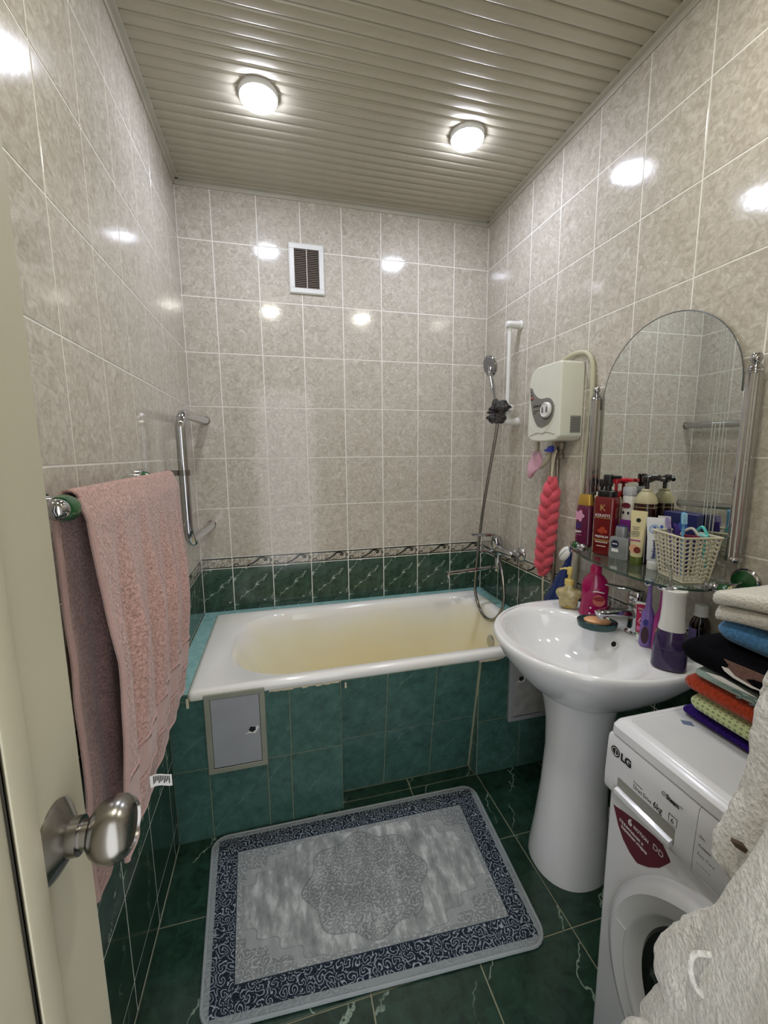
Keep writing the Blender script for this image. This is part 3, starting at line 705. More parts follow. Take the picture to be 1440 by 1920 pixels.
part(pn, 'knob_recess', lathe(B(), [(.036, .0014), (.036, .002), (.0, .002)], 30, FM(-.718, 1.528)), simple('dark_grey_recess', '#4f4e49', .5), world=True)
for a in (-.013, .013): part(kb if False else pn, 'knob_arrow', prism(B(), [(-.006, -.010), (.006, -.010), (.004, .008), (0, .014), (-.004, .008)], .0014, FM(-.718-a, 1.530, .0122)), MT['greyink'], world=True)
for z, w_, m_ in ((1.612, .007, 'ink'), (1.598, .016, 'maroon'), (1.584, .022, 'redink'), (1.580, .014, 'ink')): part(pn, 'printed_mark', box(B(), XF-.0018, XF-.001, -.606-w_, -.607, z-.002, z+.002), MT[m_], world=True)
text(pn, 'GERMALU', .0125, MT['ink'], FM(-.627, 1.5465, .0013), world=True, bold=.0005)
for z, w_ in ((1.532, .045), (1.524, .02)): part(pn, 'printed_mark', box(B(), XF-.0018, XF-.001, -.632-w_, -.632, z-.0012, z+.0012), MT['ink'], world=True)
arc = [V((XF-.0006, -.612-.02*i, 1.432+.010*math.sin(min(i, 8-i)*.55)*(1 if i != 4 else .6))) for i in range(9)]
part(t, 'moulded_line', tube(B(), catmull(arc, 4), .0010, 6), MT['grey_plastic'], world=True)
ell = [V((XF-.0004, -.682-.093*math.cos(a), 1.56-.118*math.sin(a) if math.sin(a) > 0 else 1.56-.10*math.sin(a))) for a in [math.radians(d) for d in range(-35, 150, 8)]]
part(t, 'moulded_line', tube(B(), ell, .0008, 6), MT['cream_plastic'], world=True)
st = part(t, 'rating_sticker', box(B(), 1.487, 1.534, -.7985, -.7965, 1.437, 1.502), simple('grey_label', '#8c8d88', .5), world=True)
bm = B()
for i in range(9): box(bm, 1.490, 1.531, -.7989, -.7983, 1.443+i*.0062, 1.4448+i*.0062)
part(st, 'sticker_print', bm, MT['ink'], world=True)
part(t, 'inlet_stub', lathe(B(), [(.013, 0), (.013, -.02), (.010, -.022), (.010, -.035)], 14, Matrix.Translation((1.495, -.672, 1.408))), MT['cream_plastic'], world=True)
part(t, 'drain_pipe', tube(B(), catmull([(1.495, -.585, 1.42), (1.495, -.583, 1.37), (1.49, -.575, 1.335), (1.475, -.585, 1.305)], 6), .0095, 12), simple('dull_cream_hose', '#a59d86', .6), world=True)
part(t, 'inlet_hose', tube(B(), catmull([(1.495, -.672, 1.385), (1.493, -.672, 1.35), (1.487, -.655, 1.318), (1.485, -.625, 1.300)], 6), .009, 12), simple('dull_cream_hose_2', '#a59d86', .6), world=True)

t = thing('shutoff_valve_pipe', 'rusty steel water pipe with blue valve below the heater', 'pipe', (1.515, -.70, .60))
part(t, 'steel_pipe', tube(B(), [(1.520, -.702, .60), (1.520, -.698, 1.0), (1.520, -.690, 1.36)], .009, 12), MT['tinsteel'], world=True)
part(t, 'pipe_union', lathe(B(), [(.012, 0), (.017, .003), (.017, .018), (.013, .020), (.013, .036), (.018, .038), (.018, .068), (.014, .07), (0, .07)], 8, Matrix.Translation((1.520, -.705, 1.335))), MT['tinsteel'], world=True)
bm = prism(B(), [(-.034, -.006), (-.020, -.010), (.006, -.012), (.014, -.010), (.015, .010), (.004, .014), (-.008, .010), (-.018, .000), (-.033, -.001)], .012, FM(-.705, 1.376, .060-.104+.004))
part(t, 'blue_valve_handle', bm, simple('blue_plastic', '#1b2f9c', .35), world=True, label='blue valve handle')

bm = tube(B(), catmull([(1.52, -.640, 1.700), (1.527, -.685, 1.728), (1.532, -.745, 1.742), (1.532, -.805, 1.733), (1.533, -.838, 1.70), (1.533, -.849, 1.64), (1.534, -.850, 1.52), (1.534, -.838, 1.38), (1.534, -.828, 1.20), (1.534, -.822, 1.05), (1.534, -.818, .90), (1.535, -.815, .76)], 8), .0085, 12)
single('power_cable', bm, simple('cream_cable', '#b9b69c', .5), 'thick cream cable running from heater down beside the mirror', 'cable')

# pink mitt hanging under the heater
bm = B(); rr = []
for j in range(13):
    v = j/12; wd = .018+.030*math.sin(math.pi*min(1, v*1.05+.06)); cz = 1.358-.098*v; cy = -.598+.030*v-.012*math.sin(v*3)
    rr.append([V((1.478+.014*math.sin(b)+.006*math.sin(v*6), cy-wd*math.cos(b)*(.75+.25*v), cz+.012*math.sin(2*b))) for b in [2*math.pi*k/18 for k in range(18)]])
rim_pts = [r[0].copy() for r in rr]+[r[9].copy() for r in reversed(rr)]
loft(bm, rr)
tm = thing('wash_mitt', 'small pink wash mitt hanging under the water heater', 'mitt', (1.48, -.59, 1.26))
part(tm, 'mitt_body', bm, MT['pinkmitt'], world=True, sharp=80)
part(tm, 'mitt_rim', tube(B(), rim_pts, .0032, 8), MT['pinkmitt'], world=True)

# coral braided bath sponge hanging on a cord
t = thing('bath_sponge', 'coral pink braided mesh bath sponge hanging on the wall', 'sponge', (1.492, -.68, .82))
top, bot = V((1.490, -.703, 1.262)), V((1.490, -.668, .835))
N = 120
for k in range(3):
    pts, rad = [], []
    for i in range(N+1):
        u = i/N; ph = -u*2*math.pi*3.0+k*2*math.pi/3; e = min(1, .35+u*4.5, .30+(1-u)*6)
        c = top.lerp(bot, u); w_ = (.021+.006*math.sin(u*3))*e
        pts.append(c+V((.80, -.60, 0))*w_*math.sin(ph)+V((-.6, -.8, 0))*.011*math.sin(2*ph)*e); rad.append((.0180+.002*math.sin(ph*2+1))*(.45+.55*e))
    part(t, 'braid_strand', jitter(tube(B(), pts, rad, 14), .0012, 160, k), MT['coral'], world=True, sharp=80)
part(t, 'hanging_cord', tube(B(), catmull([(1.494, -.716, 1.372), (1.489, -.712, 1.34), (1.488, -.704, 1.285), (1.488, -.702, 1.262), (1.489, -.698, 1.285), (1.490, -.700, 1.34), (1.494, -.716, 1.372)], 6), .0026, 8), MT['cord'], world=True)
part(t, 'tail_cord', tube(B(), catmull([(1.490, -.668, .845), (1.492, -.669, .80), (1.494, -.671, .74), (1.496, -.675, .70)], 5), .0035, 8), MT['cord'], world=True)

# ================================================================= arched mirror with chrome columns
MC, MZ, MR = -1.141, 1.535, .230
t = thing('wall_mirror', 'arched wall mirror between two fluted chrome columns', 'mirror', (1.535, MC, 1.085))
o_ = [(-MC-.243, 1.088), (-MC+.243, 1.088), (-MC+.243, 1.512), (-MC+MR, 1.512)]+[(-MC+MR*math.cos(a), MZ+MR*math.sin(a)) for a in [math.pi*i/40 for i in range(41)]]+[(-MC-MR, 1.512), (-MC-.243, 1.512)]
part(t, 'mirror_glass', prism(B(), o_, .005, facing((1.536, 0, 0), (0, -1, 0), (0, 0, 1))), MT['mirror'], world=True)
edge = [V((1.5315, -a, b)) for a, b in o_[3:-1]]
part(t, 'mirror_edge', tube(B(), edge, .0017, 6), simple('dark_mirror_edge', '#565a57', .3), world=True)
bm = B()
for dy in (-.166, -.174, -.186, -.1955):
    zt_ = MZ+math.sqrt(MR*MR-dy*dy)-.004; box(bm, 1.5302, 1.5310, MC+dy-.0008, MC+dy+.0008, 1.09, zt_)
part(t, 'etched_line', bm, MT['etch'], world=True)
for y in (MC+.257, MC-.262):
    bm = B(); n = 40; P = []
    for z, k in ((1.087, .88), (1.090, 1.0), (1.548, 1.0), (1.551, .9)):
        P.append([V((1.523+.0175*k*(1-.10*(i % 5 == 0))*math.cos(2*math.pi*i/n), y+.0175*k*(1-.10*(i % 5 == 0))*math.sin(2*math.pi*i/n), z)) for i in range(n)])
    loft(bm, P); c = part(t, 'column', bm, MT['chrome'], world=True, sharp=25)
    part(c, 'column_finial', lathe(B(), [(.0175, 1.549), (.018, 1.553), (.015, 1.557), (.016, 1.561), (.012, 1.565), (.0125, 1.569), (.007, 1.572), (.009, 1.575), (.0125, 1.581), (.0125, 1.588), (.009, 1.595), (0, 1.598)], 24, Matrix.Translation((1.523, y, 0))), MT['chrome'], world=True)
    part(c, 'column_base', lathe(B(), [(.0188, 1.082), (.0195, 1.086), (.0188, 1.092), (.0175, 1.094)], 24, Matrix.Translation((1.523, y, 0))), MT['chrome'], world=True)

# ================================================================= glass shelf
SZ = 1.017
t = thing('glass_shelf', 'bow fronted glass shelf with green and chrome holders below the mirror', 'shelf', (1.46, -1.165, SZ-.03))
fe = catmull([(1.421, -.925), (1.39, -1.0), (1.362, -1.09), (1.346, -1.18), (1.343, -1.25), (1.351, -1.33), (1.372, -1.378), (1.424, -1.410)], 6)
ol = [(1.540, -.925)]+[(p.x, p.y) for p in fe]+[(1.540, -1.410)]
part(t, 'glass_plate', prism(B(), ol, .006, Matrix.Translation((0, 0, SZ-.006))), MT['glass'], world=True)
part(t, 'glass_edge', tube(B(), [V((p.x, p.y, SZ-.003)) for p in fe], .0026, 6), simple('dark_green_glass_edge', '#14332a', .15, coat=.3), world=True)
for y, s in ((-1.424, -1), (-.905, 1)):
    f = part(t, 'wall_flange', lathe(B(), [(.036, 0), (.036, .004), (.033, .008), (.030, .009)], 32, frame_to((W, y, 1.030), (-1, 0, 0))), MT['chrome'], world=True)
    part(f, 'green_disc', lathe(B(), [(.031, .006), (.028, .012), (.012, .020), (.008, .021)], 32, frame_to((W, y, 1.030), (-1, 0, 0))), MT['greenknob'], world=True)
    part(f, 'stem', tube(B(), [(W-.015, y, 1.028), (1.47, y, 1.020)], .006, 12), MT['chrome'], world=True)
    A = frame_to((1.466, y-s*.032, 1.018), (0, s, .0))
    part(t, 'chrome_barrel', lathe(B(), [(.005, -.014), (.010, -.012), (.010, -.006), (.007, -.004), (.012, .002), (.0135, .008), (.012, .014), (.008, .017), (.012, .020), (.012, .026)], 22, A), MT['chrome'], world=True)
    part(t, 'green_barrel', lathe(B(), [(.011, .026), (.014, .030), (.0155, .040), (.013, .052)], 22, A), MT['greenknob'], world=True)
    part(t, 'finial', lathe(B(), [(.013, .052), (.013, .056), (.010, .064), (.004, .074), (0, .077)], 22, A), MT['chrome'], world=True)
    box_ = box(B(), 1.44, 1.466, min(y-s*.032, y-s*.055), max(y-s*.032, y-s*.055), SZ-.011, SZ+.004, .003, 2)
    part(t, 'glass_clip', box_, MT['chrome'], world=True)

# ================================================================= sink on its pedestal
CX, CY, HZ = 1.33, -1.145, .800
t = thing('pedestal_sink', 'white ceramic pedestal sink below the mirror', 'sink', (1.29, CY, 0))
def sring(k, z, n=72, cx=None):
    out = []
    for i in range(n):
        a = 2*math.pi*i/n; c, s = math.cos(a), math.sin(a)
        if c <= 0: x, y = .30*c, .287*s
        else: x, y = .205*abs(c)**(2/4.2), .287*math.copysign(abs(s)**(2/2.4), s)
        out.append(V((1.30+(CX-1.30+x)*k, CY+y*k, z)))
    return out
def bring(k, z, cx=1.245, n=72, kx=1.0):
    return [V((cx+.170*k*kx*math.cos(2*math.pi*i/n), CY+.243*k*math.sin(2*math.pi*i/n), z)) for i in range(n)]
R = [sring(.30, .585), sring(.42, .603), sring(.62, .648), sring(.80, .698), sring(.92, .742), sring(.985, .772), sring(1.0, .786), sring(.996, .795), sring(.982, .8005), sring(.955, .799),
     bring(1.08, .7975), bring(1.02, .7955), bring(.985, .789), bring(.95, .775), bring(.86, .735, 1.25), bring(.70, .695, 1.255), bring(.48, .668, 1.26), bring(.22, .657, 1.262), bring(.09, .655, 1.262)]
bm = B(); loft(bm, R, cap=False); bm.faces.new([v for v in bm.verts][-72:])
part(t, 'basin', bm, MT['ceramic'], world=True, sharp=70)
P = [(1.292, .122, .118, 0), (1.292, .120, .116, .03), (1.298, .112, .108, .12), (1.302, .101, .097, .26), (1.305, .095, .092, .40), (1.305, .097, .095, .50), (1.303, .106, .105, .57), (1.298, .124, .124, .625), (1.295, .132, .135, .645)]
bm = B(); loft(bm, [ring(cx, CY, a, b, z, 40, 2.2) for cx, a, b, z in P])
part(t, 'pedestal', bm, MT['ceramic'], world=True, sharp=60)
part(t, 'overflow_hole', lathe(B(), [(.0085, 0), (.0085, .002), (0, .002)], 20, frame_to((1.397, -1.172, .763), (-.86, -.1, .5))), MT['darkhole'], world=True)
part(t, 'overflow_rim', lathe(B(), [(.0085, .0015), (.0095, .0032), (.0115, .0028), (.012, 0)], 20, frame_to((1.397, -1.172, .763), (-.86, -.1, .5)), cap=False), MT['ceramic'], world=True)
part(t, 'drain', lathe(B(), [(.022, 0), (.021, .003), (.015, .004), (.012, .001), (0, .001)], 22, Matrix.Translation((1.262, CY, .656))), MT['chrome'], world=True)

t = thing('waste_pipe', 'dull grey waste hose half hidden behind the sink pedestal', 'pipe', (1.43, -.85, 0))
part(t, 'hose', tube(B(), catmull([(1.37, -1.06, .60), (1.41, -.95, .50), (1.43, -.86, .38), (1.435, -.845, .20), (1.435, -.84, .05), (1.435, -.84, .0)], 8), .012, 12), simple('dull_grey_hose', '#5d564c', .6), world=True)
part(t, 'wall_elbow', lathe(B(), [(.022, 0), (.022, .035), (.018, .038), (.018, .07)], 16, frame_to((1.5435, -.83, .22), (-1, 0, 0))), simple('brown_rubber', '#6b5844', .7), world=True)
t = thing('sink_mixer', 'chrome single lever mixer tap on the sink', 'tap', (1.462, -1.182, HZ))
bm = B(); loft(bm, [ring(1.462, -1.182, a, b, z, 24, 3.0) for a, b, z in ((.026, .026, HZ-.002), (.026, .026, HZ+.004), (.021, .021, HZ+.008), (.020, .020, HZ+.05), (.022, .022, HZ+.075), (.023, .023, HZ+.098), (.020, .020, HZ+.104))]); part(t, 'mixer_body', bm, MT['chrome'], world=True)
bm = B(); rr = []
for k, (x, y, z, w_, h_) in enumerate(((1.462, -1.182, .862, .021, .016), (1.43, -1.172, .866, .020, .014), (1.385, -1.157, .866, .019, .011), (1.358, -1.148, .862, .018, .009), (1.350, -1.146, .858, .016, .006))):
    rr.append([V((x, y, z))+V((.3, .95, 0))*w_*math.copysign(abs(math.cos(b))**.6, math.cos(b))+V((0, 0, 1))*h_*math.copysign(abs(math.sin(b))**.6, math.sin(b)) for b in [2*math.pi*j/16 for j in range(16)]])
loft(bm, rr); lathe(bm, [(.010, 0), (.010, -.012), (.008, -.013), (0, -.013)], 14, Matrix.Translation((1.362, -1.149, .856))); part(t, 'spout', bm, MT['chrome'], world=True)
bm = B(); loft(bm, [ring(1.462, -1.182, a, a, z, 22, 2.6) for a, z in ((.021, .906), (.023, .910), (.023, .926), (.019, .935))])
rr = []
for k, (x, y, z, w_, h_) in enumerate(((1.470, -1.19, .930, .019, .008), (1.450, -1.155, .934, .017, .006), (1.437, -1.118, .933, .015, .0045), (1.430, -1.092, .931, .013, .004))):
    rr.append([V((x, y, z))+V((.95, .3, 0))*w_*math.cos(b)+V((0, 0, 1))*h_*math.sin(b) for b in [2*math.pi*j/14 for j in range(14)]])
loft(bm, rr); part(t, 'lever', bm, MT['chrome'], world=True)
# ================================================================= washing machine
wx0, wx1, wy0, wy1, wh = 1.052, 1.528, -2.135, -1.536, .820
t = thing('washing_machine', 'white front loading washing machine beside the sink', 'washing machine', ((wx0+wx1)/2, (wy0+wy1)/2, 0))
part(t, 'cabinet', box(B(), wx0, wx1, wy0, wy1, .012, .786, .008, 3), MT['appliance'], world=True)
for x in (wx0+.05, wx1-.05):
    for y in (wy0+.05, wy1-.05): part(t, 'foot', lathe(B(), [(.018, 0), (.018, .008), (.010, .010), (.010, .016)], 16, Matrix.Translation((x, y, 0))), MT['black'], world=True)
bm = B(); rr = []
for x0_, x1_, y0_, y1_, z in ((wx0-.006, wx1, wy0, wy1, .786), (wx0-.009, wx1, wy0-.001, wy1+.001, .790), (wx0-.007, wx1, wy0-.001, wy1+.001, .806), (wx0+.002, wx1-.002, wy0+.002, wy1-.002, .815), (wx0+.010, wx1-.006, wy0+.007, wy1-.007, .8185), (wx0+.020, wx1-.012, wy0+.014, wy1-.014, .819), (wx0+.022, wx1-.014, wy0+.016, wy1-.016, .8172)):
    rr.append(rrect(x0_, x1_, y0_, y1_, .012, z, 4))
loft(bm, rr); part(t, 'top_plate', bm, MT['appliance'], world=True)
part(t, 'top_sticker', prism(B(), [(-.011, 0), (.004, -.012), (.011, .001), (-.004, .012)], .0004, Matrix.Translation((1.178, -1.590, .8173))), simple('blue_grey_sticker', '#5d6c86', .5), world=True)
# control panel: bowed strip with a rounded lower edge, open at the drawer handle
bm = B(); prof = [(wx0, .786), (wx0-.0075, .7845), (wx0-.0105, .778), (wx0-.0125, .74), (wx0-.014, .70), (wx0-.0135, .672), (wx0-.010, .662), (wx0, .654)]
def panel_piece(y0, y1, z0=None, z1=None):
    pr = prof
    b_ = B(); loft(b_, [[V((x, y, z)) for x, z in pr] for y in (y0, y1)]); return b_
part(t, 'control_panel', panel_piece(-1.7265, wy1+.001), MT['appliance'], world=True)
part(t, 'control_panel', panel_piece(wy0, -1.7275), MT['appliance'], world=True)
PX = wx0-.0133
dr = part(t, 'detergent_drawer', prism(B(), [(1.568, .680), (1.572, .676), (1.690, .677), (1.694, .682), (1.694, .711), (1.692, .713), (1.570, .710), (1.568, .707)], .0012, facing((PX+.0005, 0, 0), (0, -1, 0), (0, 0, 1))), simple('drawer_shade', '#8f8f88', .5), world=True)
bm = B(); rr = [[V((PX-.0012-.009*k, y, z)) for k, z in ((0, .6765), (.9, .676), (1.0, .680), (.9, .687), (0, .690))] for y in (-1.692, -1.690, -1.572, -1.570)]
loft(bm, rr); part(dr, 'drawer_grip', bm, MT['appliance'], world=True)
WF = lambda y, z, x=None: facing((x if x else PX-.0003, y, z), (0, -1, 0), (0, 0, 1))
lx = wx0-.0126
lg = part(t, 'maker_badge', lathe(B(), [(.0108, 0), (.0108, .0006), (0, .0006)], 28, WF(-1.5565, .757, lx+.0003)), MT['ink'], world=True)
bm = lathe(B(), [(.0082, .0007), (.0082, .0009), (.0072, .0009), (.0072, .0007)], 24, WF(-1.5565, .757, lx+.0003), cap=False); box(bm, lx-.0008, lx-.0002, -1.558, -1.557, .751, .762); box(bm, lx-.0008, lx-.0002, -1.562, -1.557, .7505, .7515)
part(lg, 'badge_mark', bm, MT['whiteink'], world=True)
text(t, 'LG', .0215, MT['ink'], WF(-1.570, .7495, lx-.0003), world=True, bold=.0009, sp=.95)
text(t, 'Inverter', .0065, MT['greyink'], WF(-1.604, .7275, lx-.0006), world=True)
text(t, 'Direct Drive', .0125, MT['ink'], WF(-1.6045, .716, PX-.0002), world=True, sx=.62)
text(t, '6kg', .0185, MT['ink'], WF(-1.6485, .7155, PX-.0002), world=True, sx=.72, bold=.0002)
text(t, 'Steam', .0125, MT['ink'], WF(-1.6715, .7535, lx-.0006), world=True, bold=.0004, sx=.8); text(t, 'TM', .004, MT['ink'], WF(-1.697, .7585, lx-.0006), world=True)
text(t, '6', .013, MT['ink'], WF(-1.6835, .718, PX-.0002), world=True)
bm = B()
for a, b, c, d in ((-1.6955, -1.6795, .715, .7156), (-1.6955, -1.6795, .7314, .732), (-1.6801, -1.6795, .715, .732), (-1.6955, -1.6949, .715, .732)): box(bm, PX-.0004, PX+.0004, a, b, c, d)
part(t, 'badge_frame', bm, MT['ink'], world=True)
part(t, 'steam_mark', tube(B(), [WF(-1.6665, .7575, lx-.0004) @ V((.0035*math.cos(a), .0035*math.sin(a), 0)) for a in [k*.5 for k in range(12)]], .0005, 6), MT['ink'], world=True)
for i, (s_, z) in enumerate((('On', .738), ('Cotton', .722), ('Easy Care', .706), ('Delicate', .690))): text(t, s_, .007, MT['greyink'], WF(-1.7335, z, PX-.0004), world=True)
stk = [(1.550, .627), (1.556, .6275), (1.575, .6335), (1.61, .642), (1.645, .6475), (1.664, .648), (1.680, .632), (1.681, .628), (1.662, .596), (1.640, .573), (1.618, .557), (1.612, .556), (1.597, .561), (1.580, .573), (1.566, .592)]
sk = part(t, 'energy_sticker', prism(B(), stk, .0006, facing((wx0, 0, 0), (0, -1, 0), (0, 0, 1))), MT['maroon'], world=True)
SF = lambda y, z: facing((wx0-.0009, y, z), (0, -1, -.02), (0, -.02, 1))
text(sk, '6', .020, MT['whiteink'], SF(-1.588, .619), world=True, bold=.0006); text(sk, 'MOTION', .0100, MT['whiteink'], SF(-1.6015, .6205), world=True, bold=.0003, sx=.85); text(sk, 'DD', .017, MT['whiteink'], SF(-1.645, .621), world=True, sx=.9)
text(sk, 'Эффективная и', .0085, MT['whiteink'], SF(-1.5675, .606), world=True, bold=.0002, sx=.93); text(sk, 'Бережная стирка', .0085, MT['whiteink'], SF(-1.5735, .5955), world=True, bold=.0002, sx=.85)
DYc, DZc = -1.838, .385
DM = frame_to((wx0, DYc, DZc), (-1, 0, 0))
dr = part(t, 'porthole_door', lathe(B(), [(.262, 0), (.260, .016), (.252, .026), (.240, .030), (.232, .027), (.214, .025), (.209, .022), (.203, .012), (.191, .004)], 72, DM, cap=False), MT['appliance'], world=True)
part(dr, 'rubber_seal', lathe(B(), [(.192, .003), (.186, .009), (.177, .007), (.172, .002)], 60, DM, cap=False), MT['black'], world=True)
part(dr, 'door_glass', lathe(B(), [(.175, .004), (.160, .002), (.120, .0018), (0, .0016)], 60, DM, cap=False), simple('dark_door_glass', '#0a0b0c', .05, coat=.5), world=True)
bm = B(); box(bm, wx0-.014, wx0+.002, -1.628, -1.592, .30, .42, .006, 2)
bm = B(); loft(bm, [[DM @ V((r*math.cos(a), r*math.sin(a), h)) for r, h in ((.232, .0275), (.240, .0305), (.214, .0270), (.216, .0255))] for a in [math.radians(d) for d in range(170, 216, 4)]])
part(dr, 'door_grip', bm, MT['appliance'], world=True)

# ================================================================= folded towels on the machine
def folded(name, label, x0, x1, y0, y1, z0, z1, mat, seed, layers=2, amp=.004, parts=None, pw=2.6):
    """a folded cloth: rounded fold facing the camera side, each layer its own bulge"""
    t = thing(name, label, 'towel', ((x0+x1)/2, (y0+y1)/2, z0), 0, 'folded towels on the washing machine')
    bm = B(); n = 44; h = (z1-z0)/layers; m = 18
    for L in range(layers):
        za = z0+L*h; rr = []
        for j in range(n+1):
            v = .5-.5*math.cos(math.pi*j/n); y = y0+(y1-y0)*v; tt_ = min(1, min(v, 1-v)*(y1-y0)/(h*.55))
            e = max(.03, math.sqrt(1-(1-tt_)**2)); row = []
            for i in range(m*2):
                a = 2*math.pi*i/(m*2); c, s = math.cos(a), math.sin(a)
                X = (x0+x1)/2-((x1-x0)/2-.018*(1-e))*math.copysign(abs(c)**(2/7.0), c); Z = za+h/2+h/2*math.copysign(abs(s)**(2/pw), s)*e
                w_ = noise.noise_vector(V((X*7+seed, y*7, L*1.0)))*amp
                row.append(V((X+w_.x, y+w_.y*(1 if 0 < j < n else 0), Z+w_.z*.5)))
            rr.append(row)
        loft(bm, rr)
    part(t, 'cloth', bm, mat, world=True, sharp=80); return t
folded('folded_towel', 'deep purple folded towel at the bottom of the stack', 1.195, 1.46, -1.93, -1.558, .8185, .839, MT['purple_terry'], 1, 1)
def m_waffle():
    m, nt, p = base('lime_waffle_cloth', rough=.95, sheen=.3); tc = nd(nt, 'ShaderNodeTexCoord').outputs['Object']
    s = nd(nt, 'ShaderNodeSeparateXYZ', {0: tc})
    a = mth(nt, 'SINE', mth(nt, 'MULTIPLY', s.outputs[1], 620.0)); b = mth(nt, 'SINE', mth(nt, 'MULTIPLY', mth(nt, 'ADD', s.outputs[2], s.outputs[0]), 620.0))
    k = mth(nt, 'MULTIPLY', mth(nt, 'GREATER_THAN', a, .1), mth(nt, 'GREATER_THAN', b, .3))
    nt.links.new(mixc(nt, k, hx('#bcc994'), hx('#7d8a62')), p.inputs['Base Color']); bump(nt, p, mth(nt, 'SUBTRACT', 1.0, k), .6, .002); return m
folded('folded_towel', 'pale lime waffle weave folded towel above the purple one', 1.190, 1.46, -1.93, -1.572, .838, .878, m_waffle(), 2, 1, .003)
folded('folded_towel', 'rust orange folded towel in the middle of the stack', 1.188, 1.46, -1.93, -1.560, .877, .914, MT['orange_terry'], 3, 1)
tt = folded('folded_towel', 'pale mint folded towel with thin printed curls above the orange one', 1.190, 1.46, -1.93, -1.578, .913, .936, MT['mint_cloth'], 4, 1, .002)
for i in range(5):
    c = V((1.1885, -1.665-.022*i, .9245)); part(tt, 'printed_curl', tube(B(), [c+V((0, .009*math.cos(a), .006*math.sin(a))) for a in [.3+k*.5 for k in range(10)]], .0009, 6), simple('blue_grey_print', '#6f8a92', .9), world=True)
tb_ = folded('folded_towel', 'black folded towel with brown and white print', 1.182, 1.46, -1.94, -1.548, .932, .992, MT['black_cloth'], 5, 1, .005, pw=2.2)
def decal(parent, pts, mat, name, x, off=0.0):
    part(parent, name, prism(B(), [(-y, z) for y, z in pts], .0012, facing((x, 0, 0), (0, -1, 0), (0, 0, 1))), mat, world=True)
decal(tb_, [(-1.64, 0.981), (-1.65, 0.973), (-1.645, 0.964), (-1.66, 0.957), (-1.70, 0.955), (-1.78, 0.952), (-1.78, 0.982), (-1.70, 0.984)], MT['brown_print'], 'brown_patch', 1.1845)
decal(tb_, [(-1.638, 0.965), (-1.650, 0.967), (-1.662, 0.959), (-1.69, 0.956), (-1.72, 0.957), (-1.69, 0.952), (-1.66, 0.954), (-1.644, 0.959)], MT['whiteink'], 'white_print_line', 1.1838)
decal(tb_, [(-1.610, 0.939), (-1.640, 0.945), (-1.668, 0.943), (-1.70, 0.939), (-1.66, 0.937), (-1.63, 0.936)], MT['whiteink'], 'white_print_line', 1.1838)
folded('folded_towel', 'bright blue terry folded towel under the white one', 1.212, 1.46, -1.93, -1.592, .992, 1.046, MT['blue_terry'], 6, 1, .005, pw=2.2)
tw = thing('folded_towel', 'white terry towel folded loosely on top of the stack', 'towel', (1.33, -1.77, 1.055), 0, 'folded towels on the washing machine')
def wsheet(xa, xb, z, sag, thick, seed, y0=-1.94, y1=-1.600):
    """one fold: two leaves joined by a rounded fold facing the sink"""
    prof = []
    n = 14
    for i in range(n+1): prof.append((xa+.012+(xb-xa)*(1-i/n), thick))
    for i in range(1, 8):
        a = math.pi*i/8; prof.append((xa+.012-.012*math.sin(a)*1.0, thick/2+thick/2*math.cos(a)))
    for i in range(n+1): prof.append((xa+.012+(xb-xa)*(i/n), 0))
    rr = []
    for j in range(31):
        v = j/30; y = y0+(y1-y0)*v
        rr.append([V((x, y, z+h+sag*(v**2)*(-1)+.030*(1-v)))+noise.noise_vector(V((x*8+seed, y*8, h*30)))*.005 for x, h in prof])
    b_ = B(); loft(b_, rr, closed=False, cap=False); return b_
for k, (xa, z, th) in enumerate(((1.205, 1.050, .030), (1.198, 1.083, .026))):
    o = part(tw, 'cloth_fold', wsheet(xa, 1.46, z, .012, th, 3+k*2), MT['white_terry'], world=True, sharp=80); md = o.modifiers.new('thick', 'SOLIDIFY'); md.thickness = .006

# ================================================================= fleece robe hanging by the doorway
t = thing('fleece_robe', 'cream fluffy fleece robe hanging at the right edge in front of the washing machine', 'robe', (.93, -2.03, .30))
def robe_layer(z0, z1, cx, cy, rx0, ry0, rx1, ry1, seed, n=96, m=90, lean=0.0, amp=.012, cy1=None, ph=0.0):
    rr = []
    for j in range(m+1):
        v = j/m; z = z1+(z0-z1)*v; row = []
        for i in range(n):
            a = 2*math.pi*i/n; k = 1+.10*math.sin(a*5+seed+v*1.5)+.05*math.sin(a*9+seed*2)
            rx_, ry_ = rx0+(rx1-rx0)*v, ry0+(ry1-ry0)*v
            p = V((cx+rx_*math.cos(a)*k+lean*v, cy+((cy1 or cy)-cy)*v+ry_*math.sin(a)*k, z))
            p += noise.noise_vector(p*9+V((seed, 0, 0)))*amp+noise.noise_vector(p*70)*.0035
            row.append(p)
        rr.append(row)
    b_ = B(); loft(b_, rr); return b_
part(t, 'robe_back_panel', robe_layer(.845, 1.60, .965, -2.085, .050, .165, .055, .262, 1.3, lean=-.02), MT['fleece'], world=True, sharp=80)
# main front: wide cloth falling from the shoulder
rr = []
for j in range(111):
    v = j/110; z = 1.50-1.32*v; row = []
    for i in range(110):
        a = 2*math.pi*i/110
        wv = min(1, v*1.4); k = 1+.07*math.sin(a*4+1.0+v*2)+.04*math.sin(a*7+v*3)
        ry_ = .07+.20*wv; rx_ = .055+.035*wv; cy_ = -2.12+.035*wv
        p = V((.885+rx_*math.cos(a)*k-.01*v, cy_+ry_*math.sin(a)*k, z))
        p += noise.noise_vector(p*8)*.010+noise.noise_vector(p*75)*.0035; row.append(p)
    rr.append(row)
bm = B(); loft(bm, rr); part(t, 'robe_front_panel', bm, MT['fleece'], world=True, sharp=80)
